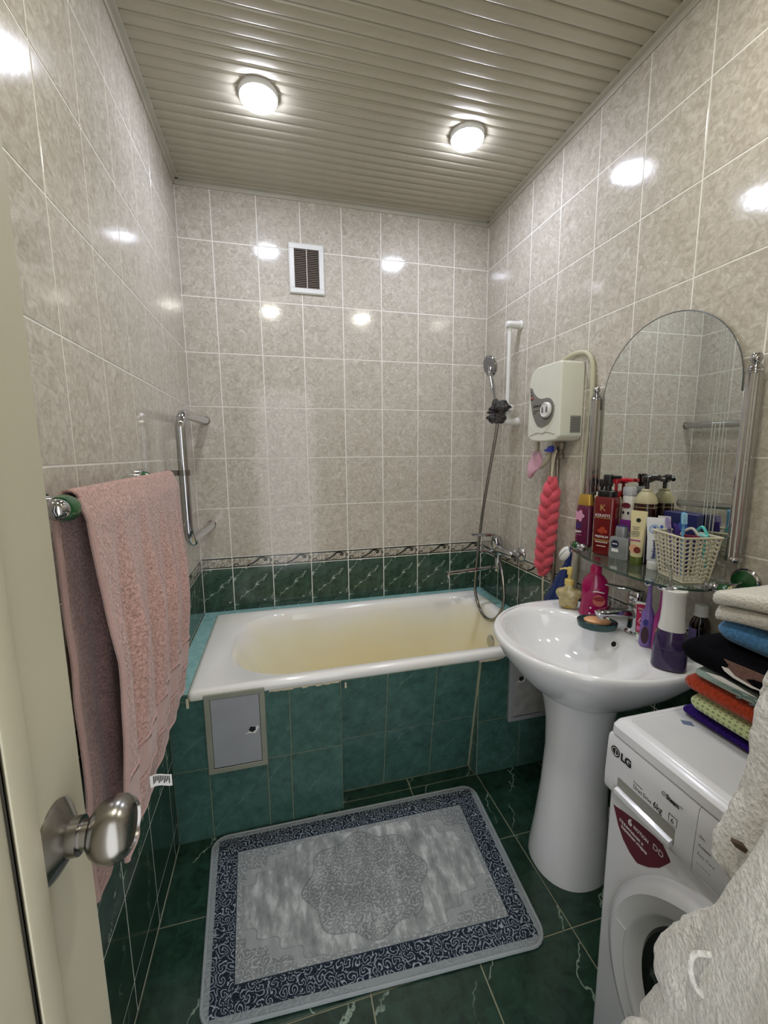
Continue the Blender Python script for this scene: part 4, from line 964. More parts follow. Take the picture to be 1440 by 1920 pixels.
# sleeve end poking out to the left with a cord loop, and a lower cuff
def sleeve(pts, rad, seed, flat=1.0):
    C_ = catmull(pts, 12); n = len(C_); R_ = catmull([(r, 0, 0) for r in rad], 12); R_ = [q.x for q in R_][:n]
    b_ = B(); rr = []
    for i, c in enumerate(C_):
        d = (C_[min(i+1, n-1)]-C_[max(i-1, 0)]).normalized(); x = V((1, 0, 0)); x = (x-d*x.dot(d)).normalized(); y = d.cross(x)
        row = []
        for j in range(40):
            a = 2*math.pi*j/40; p = c+(x*math.cos(a)*flat+y*math.sin(a))*R_[i]*(1+.06*math.sin(a*3+seed))
            row.append(p+noise.noise_vector(p*12)*.006+noise.noise_vector(p*75)*.003)
        rr.append(row)
    loft(b_, rr); return b_
part(t, 'sleeve', sleeve([(.90, -1.99, .90), (.895, -1.93, .80), (.885, -1.885, .72), (.88, -1.855, .655), (.878, -1.845, .632)], [.05, .062, .060, .050, .030], 1, .6), MT['fleece'], world=True, sharp=80)
part(t, 'cuff', sleeve([(.87, -1.95, .60), (.862, -1.88, .57), (.858, -1.835, .535), (.855, -1.82, .48)], [.05, .045, .042, .035], 2, .7), MT['fleece'], world=True, sharp=80)
part(t, 'cord_loop', tube(B(), catmull([(.852, -1.892, .795), (.842, -1.880, .783), (.838, -1.880, .765), (.840, -1.886, .748), (.848, -1.893, .738)], 6), .0030, 10), MT['fleece'], world=True)
for c in ((.905, -1.872, .905),): part(t, 'brown_stitch', prism(B(), [(-.008, .002), (-.003, -.003), (.006, -.004), (.008, .001), (.002, .003)], .006, facing(c, (.45, -.89, 0), (0, 0, 1))), simple('brown_thread', '#4a3a2a', .8), world=True)

# ================================================================= rug
RWd, RHt = .95, .555
def m_rug():
    m, nt, p = base('ornate_grey_rug', rough=.95, spec=.1, sheen=.25)
    uv = nd(nt, 'ShaderNodeUVMap', uv_map='metres').outputs[0]; s = nd(nt, 'ShaderNodeSeparateXYZ', {0: uv}); u, v = s.outputs[0], s.outputs[1]
    d = mth(nt, 'MINIMUM', mth(nt, 'MINIMUM', u, mth(nt, 'SUBTRACT', RWd, u)), mth(nt, 'MINIMUM', v, mth(nt, 'SUBTRACT', RHt, v)))
    nz = nd(nt, 'ShaderNodeTexNoise', {'Vector': uv, 'Scale': 30.0, 'Detail': 2.0}).outputs['Color']
    wv = mixc(nt, .03, uv, nz)
    def scroll(scale, freq):
        vo = nd(nt, 'ShaderNodeTexVoronoi', {'Vector': wv, 'Scale': scale, 'Randomness': .75}); c = nd(nt, 'ShaderNodeVectorMath', {0: wv, 1: vo.outputs['Position']}, operation='SUBTRACT').outputs[0]
        sc = nd(nt, 'ShaderNodeSeparateXYZ', {0: c}); loc = nd(nt, 'ShaderNodeVectorMath', {0: wv, 1: (scale,)*3}, operation='MULTIPLY').outputs[0]
        dl = nd(nt, 'ShaderNodeVectorMath', {0: loc, 1: nd(nt, 'ShaderNodeVectorMath', {0: vo.outputs['Position'], 1: (scale,)*3}, operation='MULTIPLY').outputs[0]}, operation='SUBTRACT').outputs[0]
        q = nd(nt, 'ShaderNodeSeparateXYZ', {0: dl}); ang = mth(nt, 'ARCTAN2', sc.outputs[1], sc.outputs[0])
        return mth(nt, 'SINE', mth(nt, 'ADD', mth(nt, 'MULTIPLY', vo.outputs['Distance'], freq), mth(nt, 'MULTIPLY', ang, 2.0)))
    s1 = scroll(40.0, 20.0); s2 = scroll(42.0, 15.0)
    nvy = ramp(nt, s1, [(.35, hx('#182130')), (.60, hx('#2c384c')), (.78, hx('#97a1a8'))])
    st = nd(nt, 'ShaderNodeMapping', {'Vector': uv, 'Scale': (1.0, .38, 1.0)}).outputs[0]
    n1 = nd(nt, 'ShaderNodeTexNoise', {'Vector': st, 'Scale': 26.0, 'Detail': 5.0, 'Roughness': .65}).outputs[0]
    fld = ramp(nt, n1, [(.33, hx('#7c8080')), (.50, hx('#9b9e9d')), (.66, hx('#cacccb'))])
    cu = mth(nt, 'DIVIDE', mth(nt, 'SUBTRACT', u, RWd/2), .19); cv = mth(nt, 'DIVIDE', mth(nt, 'SUBTRACT', v, RHt/2), .165)
    r = mth(nt, 'SQRT', mth(nt, 'ADD', mth(nt, 'MULTIPLY', cu, cu), mth(nt, 'MULTIPLY', cv, cv))); ang = mth(nt, 'ARCTAN2', cv, cu)
    lob = mth(nt, 'MULTIPLY_ADD', mth(nt, 'COSINE', mth(nt, 'MULTIPLY', ang, 8.0)), .07, 1.0)
    rm = mth(nt, 'DIVIDE', r, lob)
    med = mth(nt, 'LESS_THAN', rm, 1.0)
    au = mth(nt, 'DIVIDE', mth(nt, 'SUBTRACT', RWd/2-.09, mth(nt, 'ABSOLUTE', mth(nt, 'SUBTRACT', u, RWd/2))), .22); av = mth(nt, 'DIVIDE', mth(nt, 'SUBTRACT', RHt/2-.09, mth(nt, 'ABSOLUTE', mth(nt, 'SUBTRACT', v, RHt/2))), .13)
    rc = mth(nt, 'ADD', mth(nt, 'ADD', au, av), mth(nt, 'MULTIPLY', mth(nt, 'SINE', mth(nt, 'MULTIPLY', mth(nt, 'SUBTRACT', au, av), 11.0)), .10))
    cor = mth(nt, 'LESS_THAN', rc, 1.0); cor2 = mth(nt, 'LESS_THAN', rc, .74)
    flat = hx('#9c9f9f')
    c = mixc(nt, mth(nt, 'MULTIPLY', cor, .75), fld, flat)
    orn = mth(nt, 'MAXIMUM', med, cor2)
    oc = ramp(nt, s2, [(.2, hx('#727677')), (.5, hx('#919595')), (.85, hx('#b3b6b6'))])
    c = mixc(nt, mth(nt, 'MULTIPLY', orn, .55), c, oc)
    ln = mth(nt, 'LESS_THAN', mth(nt, 'ABSOLUTE', mth(nt, 'SUBTRACT', rc, 1.0)), .018); ln = mth(nt, 'MAXIMUM', ln, mth(nt, 'LESS_THAN', mth(nt, 'ABSOLUTE', mth(nt, 'SUBTRACT', rm, 1.0)), .016))
    c = mixc(nt, mth(nt, 'MULTIPLY', ln, .45), c, hx('#6a6f70'))
    gd = mth(nt, 'LESS_THAN', d, .094); dots = nd(nt, 'ShaderNodeTexVoronoi', {'Vector': uv, 'Scale': 130.0}).outputs['Distance']
    c = mixc(nt, gd, c, ramp(nt, dots, [(.2, hx('#b2b6b6')), (.5, hx('#8b9090'))]))
    c = mixc(nt, mth(nt, 'LESS_THAN', d, .080), c, hx('#232c3a')); c = mixc(nt, mth(nt, 'LESS_THAN', d, .077), c, nvy)
    c = mixc(nt, mth(nt, 'LESS_THAN', d, .018), c, hx('#8d9496'))
    nt.links.new(c, p.inputs['Base Color'])
    pile = nd(nt, 'ShaderNodeTexNoise', {'Vector': uv, 'Scale': 700.0, 'Detail': 1.0}).outputs[0]
    h = mth(nt, 'ADD', mth(nt, 'MULTIPLY', pile, .35), mth(nt, 'MULTIPLY', s2, mth(nt, 'MULTIPLY', orn, .8)))
    h = mth(nt, 'SUBTRACT', h, mth(nt, 'MULTIPLY', ln, 1.2)); bump(nt, p, h, .55, .003); return m
rug_c = [V((.116, -.778, 0)), V((1.112, -.792, 0)), V((1.070, -1.352, 0)), V((.158, -1.302, 0))]
t = thing('bath_rug', 'grey ornate rug with navy scroll border on the floor', 'rug', (.61, -1.06, 0))
bm = B(); lay = bm.loops.layers.uv.new('metres'); rings = []
def rug_at(u, v, z):
    a, b = u/RWd, v/RHt; top_ = rug_c[0].lerp(rug_c[1], a); bo = rug_c[3].lerp(rug_c[2], a); p = bo.lerp(top_, b); p.z = z; return p
UVs = {}
def rug_ring(ins, z, n=10):
    r = max(.002, .048-ins); out = []
    for q in rrect(ins, RWd-ins, ins, RHt-ins, r, 0, n):
        out.append((q.x, q.y, z))
    return out
seq = [rug_ring(.0, .001), rug_ring(-.001, .004), rug_ring(.001, .008), rug_ring(.006, .0098), rug_ring(.012, .0095)]+[rug_ring(.012+.0255*k, .0098+.0006*math.sin(k)) for k in range(1, 11)]
vr = []
for rg in seq:
    row = []
    for u, v, z in rg:
        vv = bm.verts.new(rug_at(u, v, z)); UVs[vv] = (u, v); row.append(vv)
    vr.append(row)
for a, b in zip(vr, vr[1:]):
    for j in range(len(a)):
        k = (j+1) % len(a); bm.faces.new((a[j], a[k], b[k], b[j]))
bm.faces.new(vr[-1]); bmesh.ops.recalc_face_normals(bm, faces=bm.faces)
for f in bm.faces:
    for l in f.loops: l[lay].uv = UVs[l.vert]
rug = part(t, 'rug_pile', bm, m_rug(), world=True, sharp=60)
# overlocked edge: a beaded cord round the rim
ed = [rug_at(u, v, .0055) for u, v, z in rug_ring(-.001, .0055, 12)]; dense = []
for a, b in zip(ed, ed[1:]+ed[:1]):
    k = max(1, int((b-a).length/.0035)); dense += [a.lerp(b, i/k) for i in range(k)]
bm = B(); rr = []
for i, p in enumerate(dense):
    dd = (dense[(i+1) % len(dense)]-dense[i-1]).normalized(); x = V((dd.y, -dd.x, 0)); r_ = .0046+.0009*(i % 2)
    rr.append([p+x*r_*math.cos(a)+V((0, 0, 1))*r_*math.sin(a) for a in [2*math.pi*q/7 for q in range(7)]])
loft(bm, rr, wrap=True); part(t, 'overlocked_edge', bm, simple('grey_edge_yarn', '#969d9f', .9), world=True)
# ================================================================= bottles and tubes
def face(x, y): return math.atan2(.396-x, 2.18+y)
def tinted(name, col, alpha_trans=.35, rough=.12): return simple(name, col, rough, trans=alpha_trans, coat=.3, var=.03)
def rings(bm, spec, n=28):
    loft(bm, [ring(0, 0, rx, ry, z, n, p) for z, rx, ry, p in spec]); return bm
def FL(x, z, y): return facing((x, y, z), (1, 0, 0), (0, 0, 1))        # text on the front (local -y) of a thing
def disc(r, x, z, y, sx=1.0, n=24, t_=.0006): return prism(B(), [(sx*r*math.cos(2*math.pi*i/n), r*math.sin(2*math.pi*i/n)) for i in range(n)], t_, FL(x, z, y))
def rect(x0, x1, z0, z1, y, t_=.0005): return box(B(), x0, x1, y-t_, y+t_, z0, z1)
def pump(parent, z, mat, r=.011, h=.05, arm=.035, rot=0.0, stem=.006):
    bm = B(); lathe(bm, [(stem, z), (stem, z+h*.55), (r, z+h*.56), (r*1.05, z+h*.9), (r*.8, z+h), (0, z+h*1.02)], 18)
    d = V((math.cos(rot), math.sin(rot), 0)); tube(bm, [V((0, 0, z+h*.85)), d*arm*.6+V((0, 0, z+h*.88)), d*arm+V((0, 0, z+h*.80))], [r*.75, r*.6, r*.45], 10)
    return part(parent, 'pump_head', bm, mat)
Z0 = SZ
# shower gel with gold cap
t = thing('shower_gel_bottle', 'plum translucent shower gel bottle with gold cap on the glass shelf', 'bottle', (1.482, -.912, Z0), -1.33)
b = part(t, 'bottle_body', rings(B(), [(.0, .028, .014, 3), (.003, .031, .017, 3), (.08, .031, .018, 2.8), (.135, .030, .018, 2.8), (.150, .028, .016, 2.8), (.155, .025, .014, 2.6)]), tinted('plum_gel', '#6d1f47'))
part(t, 'flip_cap', rings(B(), [(.154, .027, .0155, 2.8), (.158, .028, .016, 2.8), (.185, .024, .013, 2.8), (.193, .022, .011, 2.6)]), simple('gold_cap', '#b99443', .28, .5))
part(b, 'flower_print', prism(B(), [(.017*math.cos(a)*(1+.18*math.cos(5*a)), .019*math.sin(a)*(1+.18*math.cos(5*a))) for a in [2*math.pi*i/40 for i in range(40)]], .0006, FL(-.009, .115, -.0182)), simple('pale_pink_print', '#cf93ae', .5))
part(b, 'violet_label', rect(-.021, -.001, .066, .090, -.0185), simple('violet_print', '#3c1f5c', .5))
text(b, 'SOFT', .0105, MT['whiteink'], FL(-.022, .052, -.0188), bold=.0004)
part(b, 'small_print', rect(-.022, .004, .043, .0445, -.0186), simple('rose_print', '#c0688c', .5))
# slim white electric brush handle behind it
t = thing('white_brush_handle', 'slim white toothbrush handle standing at the left end of the glass shelf', 'toothbrush', (1.510, -.866, Z0), -1.2)
part(t, 'handle', tube(B(), catmull([(.020, .004, 0), (.015, .004, .06), (.008, .003, .12), (.004, .002, .160)], 5), [.0085]*8+[.007]*4+[.0055]*4, 14), MT['white_plastic'])
part(t, 'ring_line', lathe(B(), [(.0078, .098), (.0082, .0985), (.0078, .0995)], 14, Matrix.Translation((.0105, .0035, 0)), cap=False), MT['greyink'])
# dark pump bottle behind
t = thing('pump_bottle', 'dark red bottle with black pump at the back left of the shelf', 'bottle', (1.514, -.950, Z0), -1.9)
part(t, 'bottle_body', rings(B(), [(0, .022, .014, 3), (.004, .024, .0155, 3), (.150, .024, .0155, 3), (.165, .019, .014, 2.5)]), tinted('dark_red_bottle', '#3a0d14', .1))
part(t, 'collar', rings(B(), [(.163, .0155, .0145, 2), (.164, .017, .0150, 2), (.190, .017, .0150, 2), (.194, .014, .014, 2)]), MT['black']); pump(t, .192, MT['black'], .010, .058, .038, 2.2)
# thin sachet standing on edge
t = thing('slim_tube', 'slim cream tube with leaf print squeezed between two bottles', 'tube', (1.480, -.972, Z0), -1.25)
b = part(t, 'tube_body', rings(B(), [(0, .006, .010, 3), (.003, .007, .012, 3), (.12, .0062, .014, 3), (.185, .005, .017, 4), (.195, .005, .017, 4)]), simple('ivory_tube', '#cfc6a2', .45))
part(t, 'tube_cap', rings(B(), [(.194, .0055, .008, 2), (.208, .005, .007, 2)]), MT['white_plastic'])
for z in (.07, .11, .15): part(b, 'leaf_print', disc(.005, 0, z, -.0140, .55), simple('olive_print', '#5b5c2c', .6))
# big red shampoo
t = thing('shampoo_bottle', 'tall dark red shampoo bottle with black pump and gold lettering', 'bottle', (1.462, -1.034, Z0), -1.16)
b = part(t, 'bottle_body', rings(B(), [(0, .030, .020, 4), (.004, .033, .023, 4), (.10, .0345, .0245, 4), (.190, .0365, .0255, 4), (.198, .033, .023, 4)]), tinted('red_shampoo', '#6e1116', .2))
part(t, 'collar', rings(B(), [(.197, .029, .0215, 2.5), (.199, .030, .022, 2.5), (.216, .030, .022, 2.5), (.219, .027, .02, 2.5)]), MT['black'])
part(t, 'pump_head', rings(B(), [(.218, .010, .010, 2), (.238, .010, .010, 2), (.240, .014, .012, 3), (.268, .0145, .0125, 3), (.272, .012, .010, 3)]), MT['black'])
part(t, 'pump_nozzle', box(B(), .010, .040, -.006, .006, .258, .269, .003, 2), MT['black'])
text(b, 'K', .030, MT['goldink'], FL(-.011, .152, -.0257)); text(b, 'KERASYS', .0145, MT['whiteink'], FL(.0, .131, -.0257), align='CENTER', sx=.85)
part(b, 'small_print', rect(-.026, .026, .1265, .1280, -.0254), MT['goldink'])
text(b, 'PREMIUM', .0115, MT['whiteink'], FL(0, .060, -.0246), align='CENTER', sx=.9)
for a, z, m_ in ((.026, .052, 'goldink'), (.022, .048, 'goldink'), (.020, .044, 'whiteink'), (.015, .031, 'whiteink')): part(b, 'small_print', rect(-a, a, z, z+.0018, -.0245), MT[m_])
for dx, dz, r in ((-.008, .084, .006), (.002, .090, .008), (.012, .083, .006), (.0, .079, .005)): part(b, 'flower_print', disc(r, dx, dz, -.0247), simple('orange_red_print', '#a43a1c', .5))
# red pump bottle behind it
t = thing('pump_bottle', 'bottle with bright red pump behind the tall shampoo bottle', 'bottle', (1.516, -1.012, Z0), -1.5)
part(t, 'bottle_body', rings(B(), [(0, .020, .012, 3), (.004, .022, .0135, 3), (.180, .022, .0135, 3), (.195, .018, .012, 2.5)]), simple('cream_bottle', '#cbb79c', .35))
red = simple('bright_red_plastic', '#a81420', .3)
part(t, 'collar', rings(B(), [(.194, .018, .013, 2), (.196, .019, .0135, 2), (.210, .019, .0135, 2), (.213, .016, .013, 2)]), red)
bm = lathe(B(), [(.005, .21), (.005, .238), (.013, .239), (.014, .256), (.010, .259), (0, .26)], 18); box(bm, -.012, .062, -.007, .007, .247, .258, .003, 2); part(t, 'pump_head', bm, red)
# upside down white tube with clear cap
t = thing('cosmetic_tube', 'white and purple tube standing with a clear cap upwards', 'tube', (1.508, -1.078, Z0), -1.3)
b = part(t, 'tube_body', rings(B(), [(0, .018, .004, 4), (.02, .019, .007, 3), (.12, .020, .014, 2.4), (.200, .0195, .0155, 2), (.206, .017, .015, 2)]), simple('white_tube', '#d0cec6', .35))
part(b, 'purple_print', rect(-.018, .018, .09, .125, -.0142), simple('purple_print', '#7b2a86', .5)); part(b, 'dark_red_logo', disc(.009, 0, .172, -.0156, 1.6), MT['maroon'])
for dx in (-.008, .008): part(b, 'drop_print', disc(.005, dx, .148, -.0150, .7), MT['ink'])
part(t, 'clear_cap', rings(B(), [(.205, .0195, .016, 2), (.207, .021, .017, 2), (.228, .021, .017, 2), (.232, .019, .0155, 2)]), simple('frosted_cap', '#d5d8dc', .2, trans=.5))
# brown pump bottle with cream shoulder
t = thing('pump_bottle', 'dark brown bottle with cream dome and black pump', 'bottle', (1.497, -1.152, Z0), -1.2)
part(t, 'bottle_body', rings(B(), [(0, .028, .024, 2.4), (.004, .031, .027, 2.4), (.184, .031, .027, 2.2), (.190, .030, .0265, 2.2)]), tinted('dark_brown_bottle', '#2a0d0c', .1))
part(t, 'dome', rings(B(), [(.188, .0325, .028, 2), (.192, .0325, .028, 2), (.205, .029, .025, 2), (.218, .021, .019, 2), (.224, .015, .015, 2), (.228, .0155, .0155, 2), (.232, .013, .013, 2)]), simple('cream_dome', '#a9a17f', .35))
bm = lathe(B(), [(.006, .23), (.006, .252), (.013, .253), (.016, .262), (.014, .270), (0, .272)], 20); tube(bm, catmull([(0, 0, .264), (.025, 0, .268), (.045, 0, .262)], 5), [.011]*4+[.009]*4+[.006]*3, 12); part(t, 'pump_head', bm, simple('black_brown_pump', '#17110e', .2, coat=.4))
part(t, 'dotted_line', tube(B(), [V((.0316*math.cos(a), .0276*math.sin(a), .176)) for a in [2*math.pi*i/40 for i in range(41)]], .0008, 5), MT['goldink'])
# square glass after-shave
t = thing('aftershave_bottle', 'square clear glass aftershave bottle with grey cap', 'bottle', (1.466, -1.100, Z0), -1.28)
b = part(t, 'bottle_body', rings(B(), [(0, .030, .015, 6), (.003, .032, .017, 6), (.066, .032, .017, 6), (.072, .029, .015, 5), (.074, .016, .012, 3)]), simple('smoky_glass', '#b5b8b7', .06, trans=.55, coat=.3))
part(t, 'liquid', rings(B(), [(.006, .027, .012, 6), (.050, .027, .012, 6)]), simple('grey_liquid', '#8f9496', .1, trans=.6))
part(t, 'cap', rings(B(), [(.073, .0165, .0135, 2.4), (.075, .018, .0145, 2.4), (.104, .018, .0145, 2.4), (.108, .016, .013, 2.4)]), simple('grey_cap', '#8c8e93', .35, .3)); part(t, 'cap_band', rings(B(), [(.1065, .0165, .0133, 2.4), (.110, .016, .0128, 2.4), (.111, .013, .010, 2.4)]), simple('violet_band', '#352a60', .35))
part(b, 'round_logo', disc(.0125, -.010, .050, -.0174), simple('navy_logo', '#16203e', .4)); text(b, 'NIVEA', .0062, MT['whiteink'], FL(-.010, .048, -.0183), align='CENTER', bold=.0002); part(b, 'white_label', rect(-.020, .002, .024, .034, -.0175), MT['whiteink'])
# cream tube with green cap
t = thing('cream_tube', 'pale yellow cosmetic tube with green cap and peach picture', 'tube', (1.455, -1.172, Z0), -1.2)
b = part(t, 'tube_body', rings(B(), [(.026, .016, .013, 2), (.03, .0175, .014, 2), (.09, .020, .011, 2.4), (.158, .0235, .0035, 4), (.168, .0235, .0025, 4)]), simple('pale_yellow_tube', '#d2c79a', .35))
part(t, 'tube_cap', rings(B(), [(0, .016, .013, 2), (.002, .0172, .014, 2), (.024, .0172, .014, 2), (.027, .016, .013, 2)]), simple('green_cap', '#4c5a1c', .35))
part(b, 'peach_print', disc(.013, -.002, .052, -.0135, 1.1), simple('peach_print', '#d3a282', .5)); part(b, 'brown_print', disc(.010, .007, .049, -.0139), simple('brown_red_print', '#6e2a1a', .5)); part(b, 'pink_band', rect(-.018, .014, .076, .080, -.0125), simple('magenta_print', '#a23a86', .5))
part(b, 'dark_rosette', disc(.0065, .002, .140, -.0068), MT['ink'])
for z, a in ((.118, .013), (.112, .010), (.104, .015), (.099, .015), (.094, .015), (.089, .012)): part(b, 'small_print', rect(-a, a*.6, z, z+.0016, -.0109), MT['greyink'])
# toothpaste
t = thing('toothpaste_tube', 'white toothpaste tube with blue stripe standing on its cap', 'tube', (1.466, -1.224, Z0), -.95)
b = part(t, 'tube_body', rings(B(), [(.022, .0155, .0135, 2), (.026, .019, .0155, 2), (.09, .021, .011, 2.4), (.142, .0265, .0035, 4), (.154, .0265, .0022, 4)]), simple('white_toothpaste_tube', '#d6d8d9', .3))
part(t, 'tube_cap', rings(B(), [(0, .0165, .0155, 2), (.002, .0175, .0165, 2), (.022, .0175, .0165, 2), (.024, .016, .015, 2)]), MT['white_plastic'])
def tilted(x, z, y, lean): return facing((x, y, z), (1, 0, 0), (0, lean, 1))
part(b, 'blue_stripe', prism(B(), [(0, 0), (.0055, 0), (.0075, .098), (.001, .098)], .0006, tilted(.009, .036, -.0150, .095)), MT['blueink'])
part(b, 'blue_ring', tube(B(), [tilted(-.004, .122, -.0082, .095) @ V((.0115*math.cos(a), .0115*math.sin(a), .0002)) for a in [2*math.pi*i/28 for i in range(28)]]+[tilted(-.004, .122, -.0082, .095) @ V((.0115, 0, .0002))], .0011, 6), simple('sky_blue_ring', '#6fa6d8', .4))
text(b, '7', .017, MT['blueink'], tilted(-.0085, .116, -.0095, .095), bold=.0006)
Mv = facing((.0035, -.0168, .034), (0, .075, 1), (-1, 0, 0)); text(b, 'blend-a-med', .0135, simple('navy_ink', '#1c2a66', .5), Mv, bold=.0006, sx=.80)
Mv = facing((.0070, -.0163, .034), (0, .075, 1), (-1, 0, 0)); part(b, 'small_print', prism(B(), [(0, 0), (.045, 0), (.045, .0012), (0, .0012)], .0004, Mv), MT['greyink'])
# second toothpaste tube and small one behind
t = thing('toothpaste_tube', 'white tube with a red mark behind the blue striped toothpaste', 'tube', (1.500, -1.226, Z0), -1.0)
b = part(t, 'tube_body', rings(B(), [(.02, .014, .012, 2), (.025, .017, .013, 2), (.09, .019, .009, 2.4), (.145, .023, .003, 4), (.157, .023, .0022, 4)]), simple('white_tube_2', '#cfcdc8', .35)); part(t, 'tube_cap', rings(B(), [(0, .015, .014, 2), (.022, .015, .014, 2)]), MT['white_plastic'])
part(b, 'red_mark', rect(-.002, .012, .128, .142, -.0058), MT['redink'])
t = thing('small_tube', 'small white tube with pale blue ring beside the woven basket', 'tube', (1.488, -1.262, Z0), -.9)
part(t, 'tube_body', rings(B(), [(.03, .009, .009, 2), (.034, .0105, .010, 2), (.07, .011, .007, 2.4), (.095, .013, .002, 4)]), MT['white_plastic']); part(t, 'tube_cap', rings(B(), [(0, .0115, .0115, 2), (.024, .0115, .0115, 2)]), MT['white_plastic']); part(t, 'blue_ring', rings(B(), [(.024, .0118, .0118, 2), (.031, .0118, .0118, 2)]), simple('pale_blue_ring', '#6fb2d6', .4))
t = thing('cosmetic_box', 'dark blue cardboard box at the back of the shelf', 'box', (1.5145, -1.262, Z0), -1.571)
b = part(t, 'carton', box(B(), -.052, .052, -.0115, .0115, 0, .172, .0012, 1), simple('navy_card', '#141a52', .4)); part(b, 'round_print', disc(.014, .012, .135, -.0118), simple('blue_print', '#2c5aa8', .4))

# woven plastic basket
t = thing('plastic_basket', 'cream woven plastic basket on the right end of the glass shelf', 'basket', (1.464, -1.318, Z0), -.27)
def bp(u, v, side):
    """side panels; u along, v up"""
    hx_, hy_ = .034+.015*v, .050+.013*v; z = .004+.120*v
    c = [(-hx_, hy_), (-hx_, -hy_), (hx_, -hy_), (hx_, hy_)]; a, b_ = V((*c[side], z)), V((*c[(side+1) % 4], z)); return a.lerp(b_, u)
bm = B()
for side in range(4):
    nu, nv = (17, 21) if side in (0, 2) else (13, 21)
    hw = lambda i, n: (i//2+(.36 if i % 2 else 0))/((n-1)/2+.36)
    G = [[None]*(nv+1) for _ in range(nu+1)]
    for i in range(nu+1):
        for j in range(nv+1):
            u, v = hw(i, nu), hw(j, nv); p = bp(u, v, side)
            p.z += .0016*(1 if (i//2) % 2 else -1)*(1 if 0 < j < nv else 0)
            G[i][j] = bm.verts.new(p)
    for i in range(nu):
        for j in range(nv):
            if i % 2 == 1 and j % 2 == 1 and 0 < j < nv-1 and i < nu-1: continue
            bm.faces.new((G[i][j], G[i+1][j], G[i+1][j+1], G[i][j+1]))
wov = simple('cream_basket_plastic', '#cfc9b0', .5)
o = part(t, 'woven_sides', bm, wov); md = o.modifiers.new('thick', 'SOLIDIFY'); md.thickness = .0014
part(t, 'basket_base', box(B(), -.035, .035, -.051, .051, 0, .005, .002, 2), wov)
part(t, 'basket_rim', tube(B(), [bp(u, 1.0, s_) for s_ in range(4) for u in (0, .5)]+[bp(0, 1.0, 0)], .0028, 8), wov)
BR = Matrix.Translation((1.464, -1.318, Z0)) @ Matrix.Rotation(-.27, 4, 'Z')
def toothbrush(name, label, base_, tip, col, headcol, rot):
    a, b_ = BR @ V(base_), BR @ V(tip); d = (b_-a).normalized()
    t = thing(name, label, 'toothbrush', tuple(a)); mt = simple(label.split()[0]+'_brush_plastic', col, .3, trans=.2)
    part(t, 'handle', tube(B(), catmull([a, a.lerp(b_, .4), a.lerp(b_, .75), b_-d*.03], 5), [.0052]*6+[.0042]*5+[.0028]*5, 10), mt, world=True)
    nv = V((math.cos(rot), math.sin(rot), 0)); nv = (nv-d*nv.dot(d)).normalized(); sd = d.cross(nv)
    bm = B(); R_ = [[b_+d*(k*.016)+sd*.0065*e*math.cos(q)+nv*.0028*math.sin(q) for q in [2*math.pi*j/14 for j in range(14)]] for k, e in ((-2.0, .45), (-1.6, .85), (-.9, 1), (-.2, 1), (.2, .8), (.35, .3))]
    loft(bm, R_); h = part(t, 'brush_head', bm, mt, world=True)
    bm = B()
    for i in range(8):
        for j in range(3):
            c = b_+d*(-.024+i*.0036)+sd*(j-1)*.0040; lathe(bm, [(.0015, .002), (.0019, .012), (0, .0125)], 6, frame_to(c, nv))
    part(h, 'bristles', bm, simple(label.split()[0]+'_bristles', headcol, .7), world=True)
toothbrush('toothbrush', 'light blue toothbrush standing upright in the basket', (-.006, -.008, .008), (-.012, .000, .178), '#6fb4e2', '#9fd0ea', -2.2)
toothbrush('toothbrush', 'lilac toothbrush leaning to the left in the basket', (-.012, .005, .008), (-.030, .036, .158), '#7a68a8', '#a79ac4', -2.4)
toothbrush('toothbrush', 'deep purple toothbrush low in the basket', (.006, .010, .008), (-.012, .030, .142), '#3a2270', '#4c3290', -2.0)
def razor(label, c, rot, col, col2):
    p0 = BR @ V(c); t = thing('razor', label, 'razor', tuple(p0), rot)
    mt = simple(label.split()[0]+'_razor_plastic', col, .35)
    part(t, 'handle', tube(B(), catmull([(.012, .0, -.075), (.006, 0, -.04), (0, 0, -.004), (-.004, 0, .008)], 5), .0042, 10), mt)
    fr_ = [V((-.004, -.020, .012)), V((-.006, .0, .034)), V((-.004, .022, .014)), V((-.004, -.020, .012))]
    part(t, 'razor_head', tube(B(), catmull(fr_, 6), .0036, 8), mt); part(t, 'blade_strip', box(B(), -.010, -.001, -.021, .021, .008, .016, .002, 1), simple(label.split()[0]+'_blade', col2, .3))
razor('turquoise disposable razor resting on the basket rim', (.022, -.034, .115), -.3, '#49b3ad', '#8fd0cc')
razor('white and maroon disposable razor inside the basket', (.006, -.012, .108), .4, '#c9c4bd', '#6b1a34')

# ================================================================= things on the sink
Z1 = HZ
t = thing('soap_dispenser', 'yellow glittery star shaped soap dispenser on the sink', 'soap dispenser', (1.400, -.950, Z1), face(1.40, -.95))
bm = B(); R_ = []
for y in (-.020, -.015, -.006, .006, .015, .020):
    k = {-.020: .80, .020: .80, -.015: .95, .015: .95}.get(y, 1.0); row = []
    for i in range(60):
        a = 2*math.pi*i/60+math.pi/2; r = .038*(1+.15*math.cos(5*(a-math.pi/2)))*k
        x, z = r*1.05*math.cos(a), r*1.12*math.sin(a)+.046
        row.append(V((x, y, max(z, .0))))
    R_.append(row)
loft(bm, R_)
b = part(t, 'star_bottle', bm, simple('golden_translucent', '#cdbf8c', .15, trans=.35, var=.2, vs=60), sharp=60)
part(t, 'liquid', rings(B(), [(.004, .024, .015, 3), (.034, .020, .014, 3)]), simple('amber_soap', '#b39440', .2))
part(t, 'collar', lathe(B(), [(.014, .086), (.0165, .089), (.0165, .106), (.013, .109)], 20), simple('pale_yellow_pump', '#cbb768', .35))
ph = simple('pale_yellow_nozzle', '#cbb768', .35)
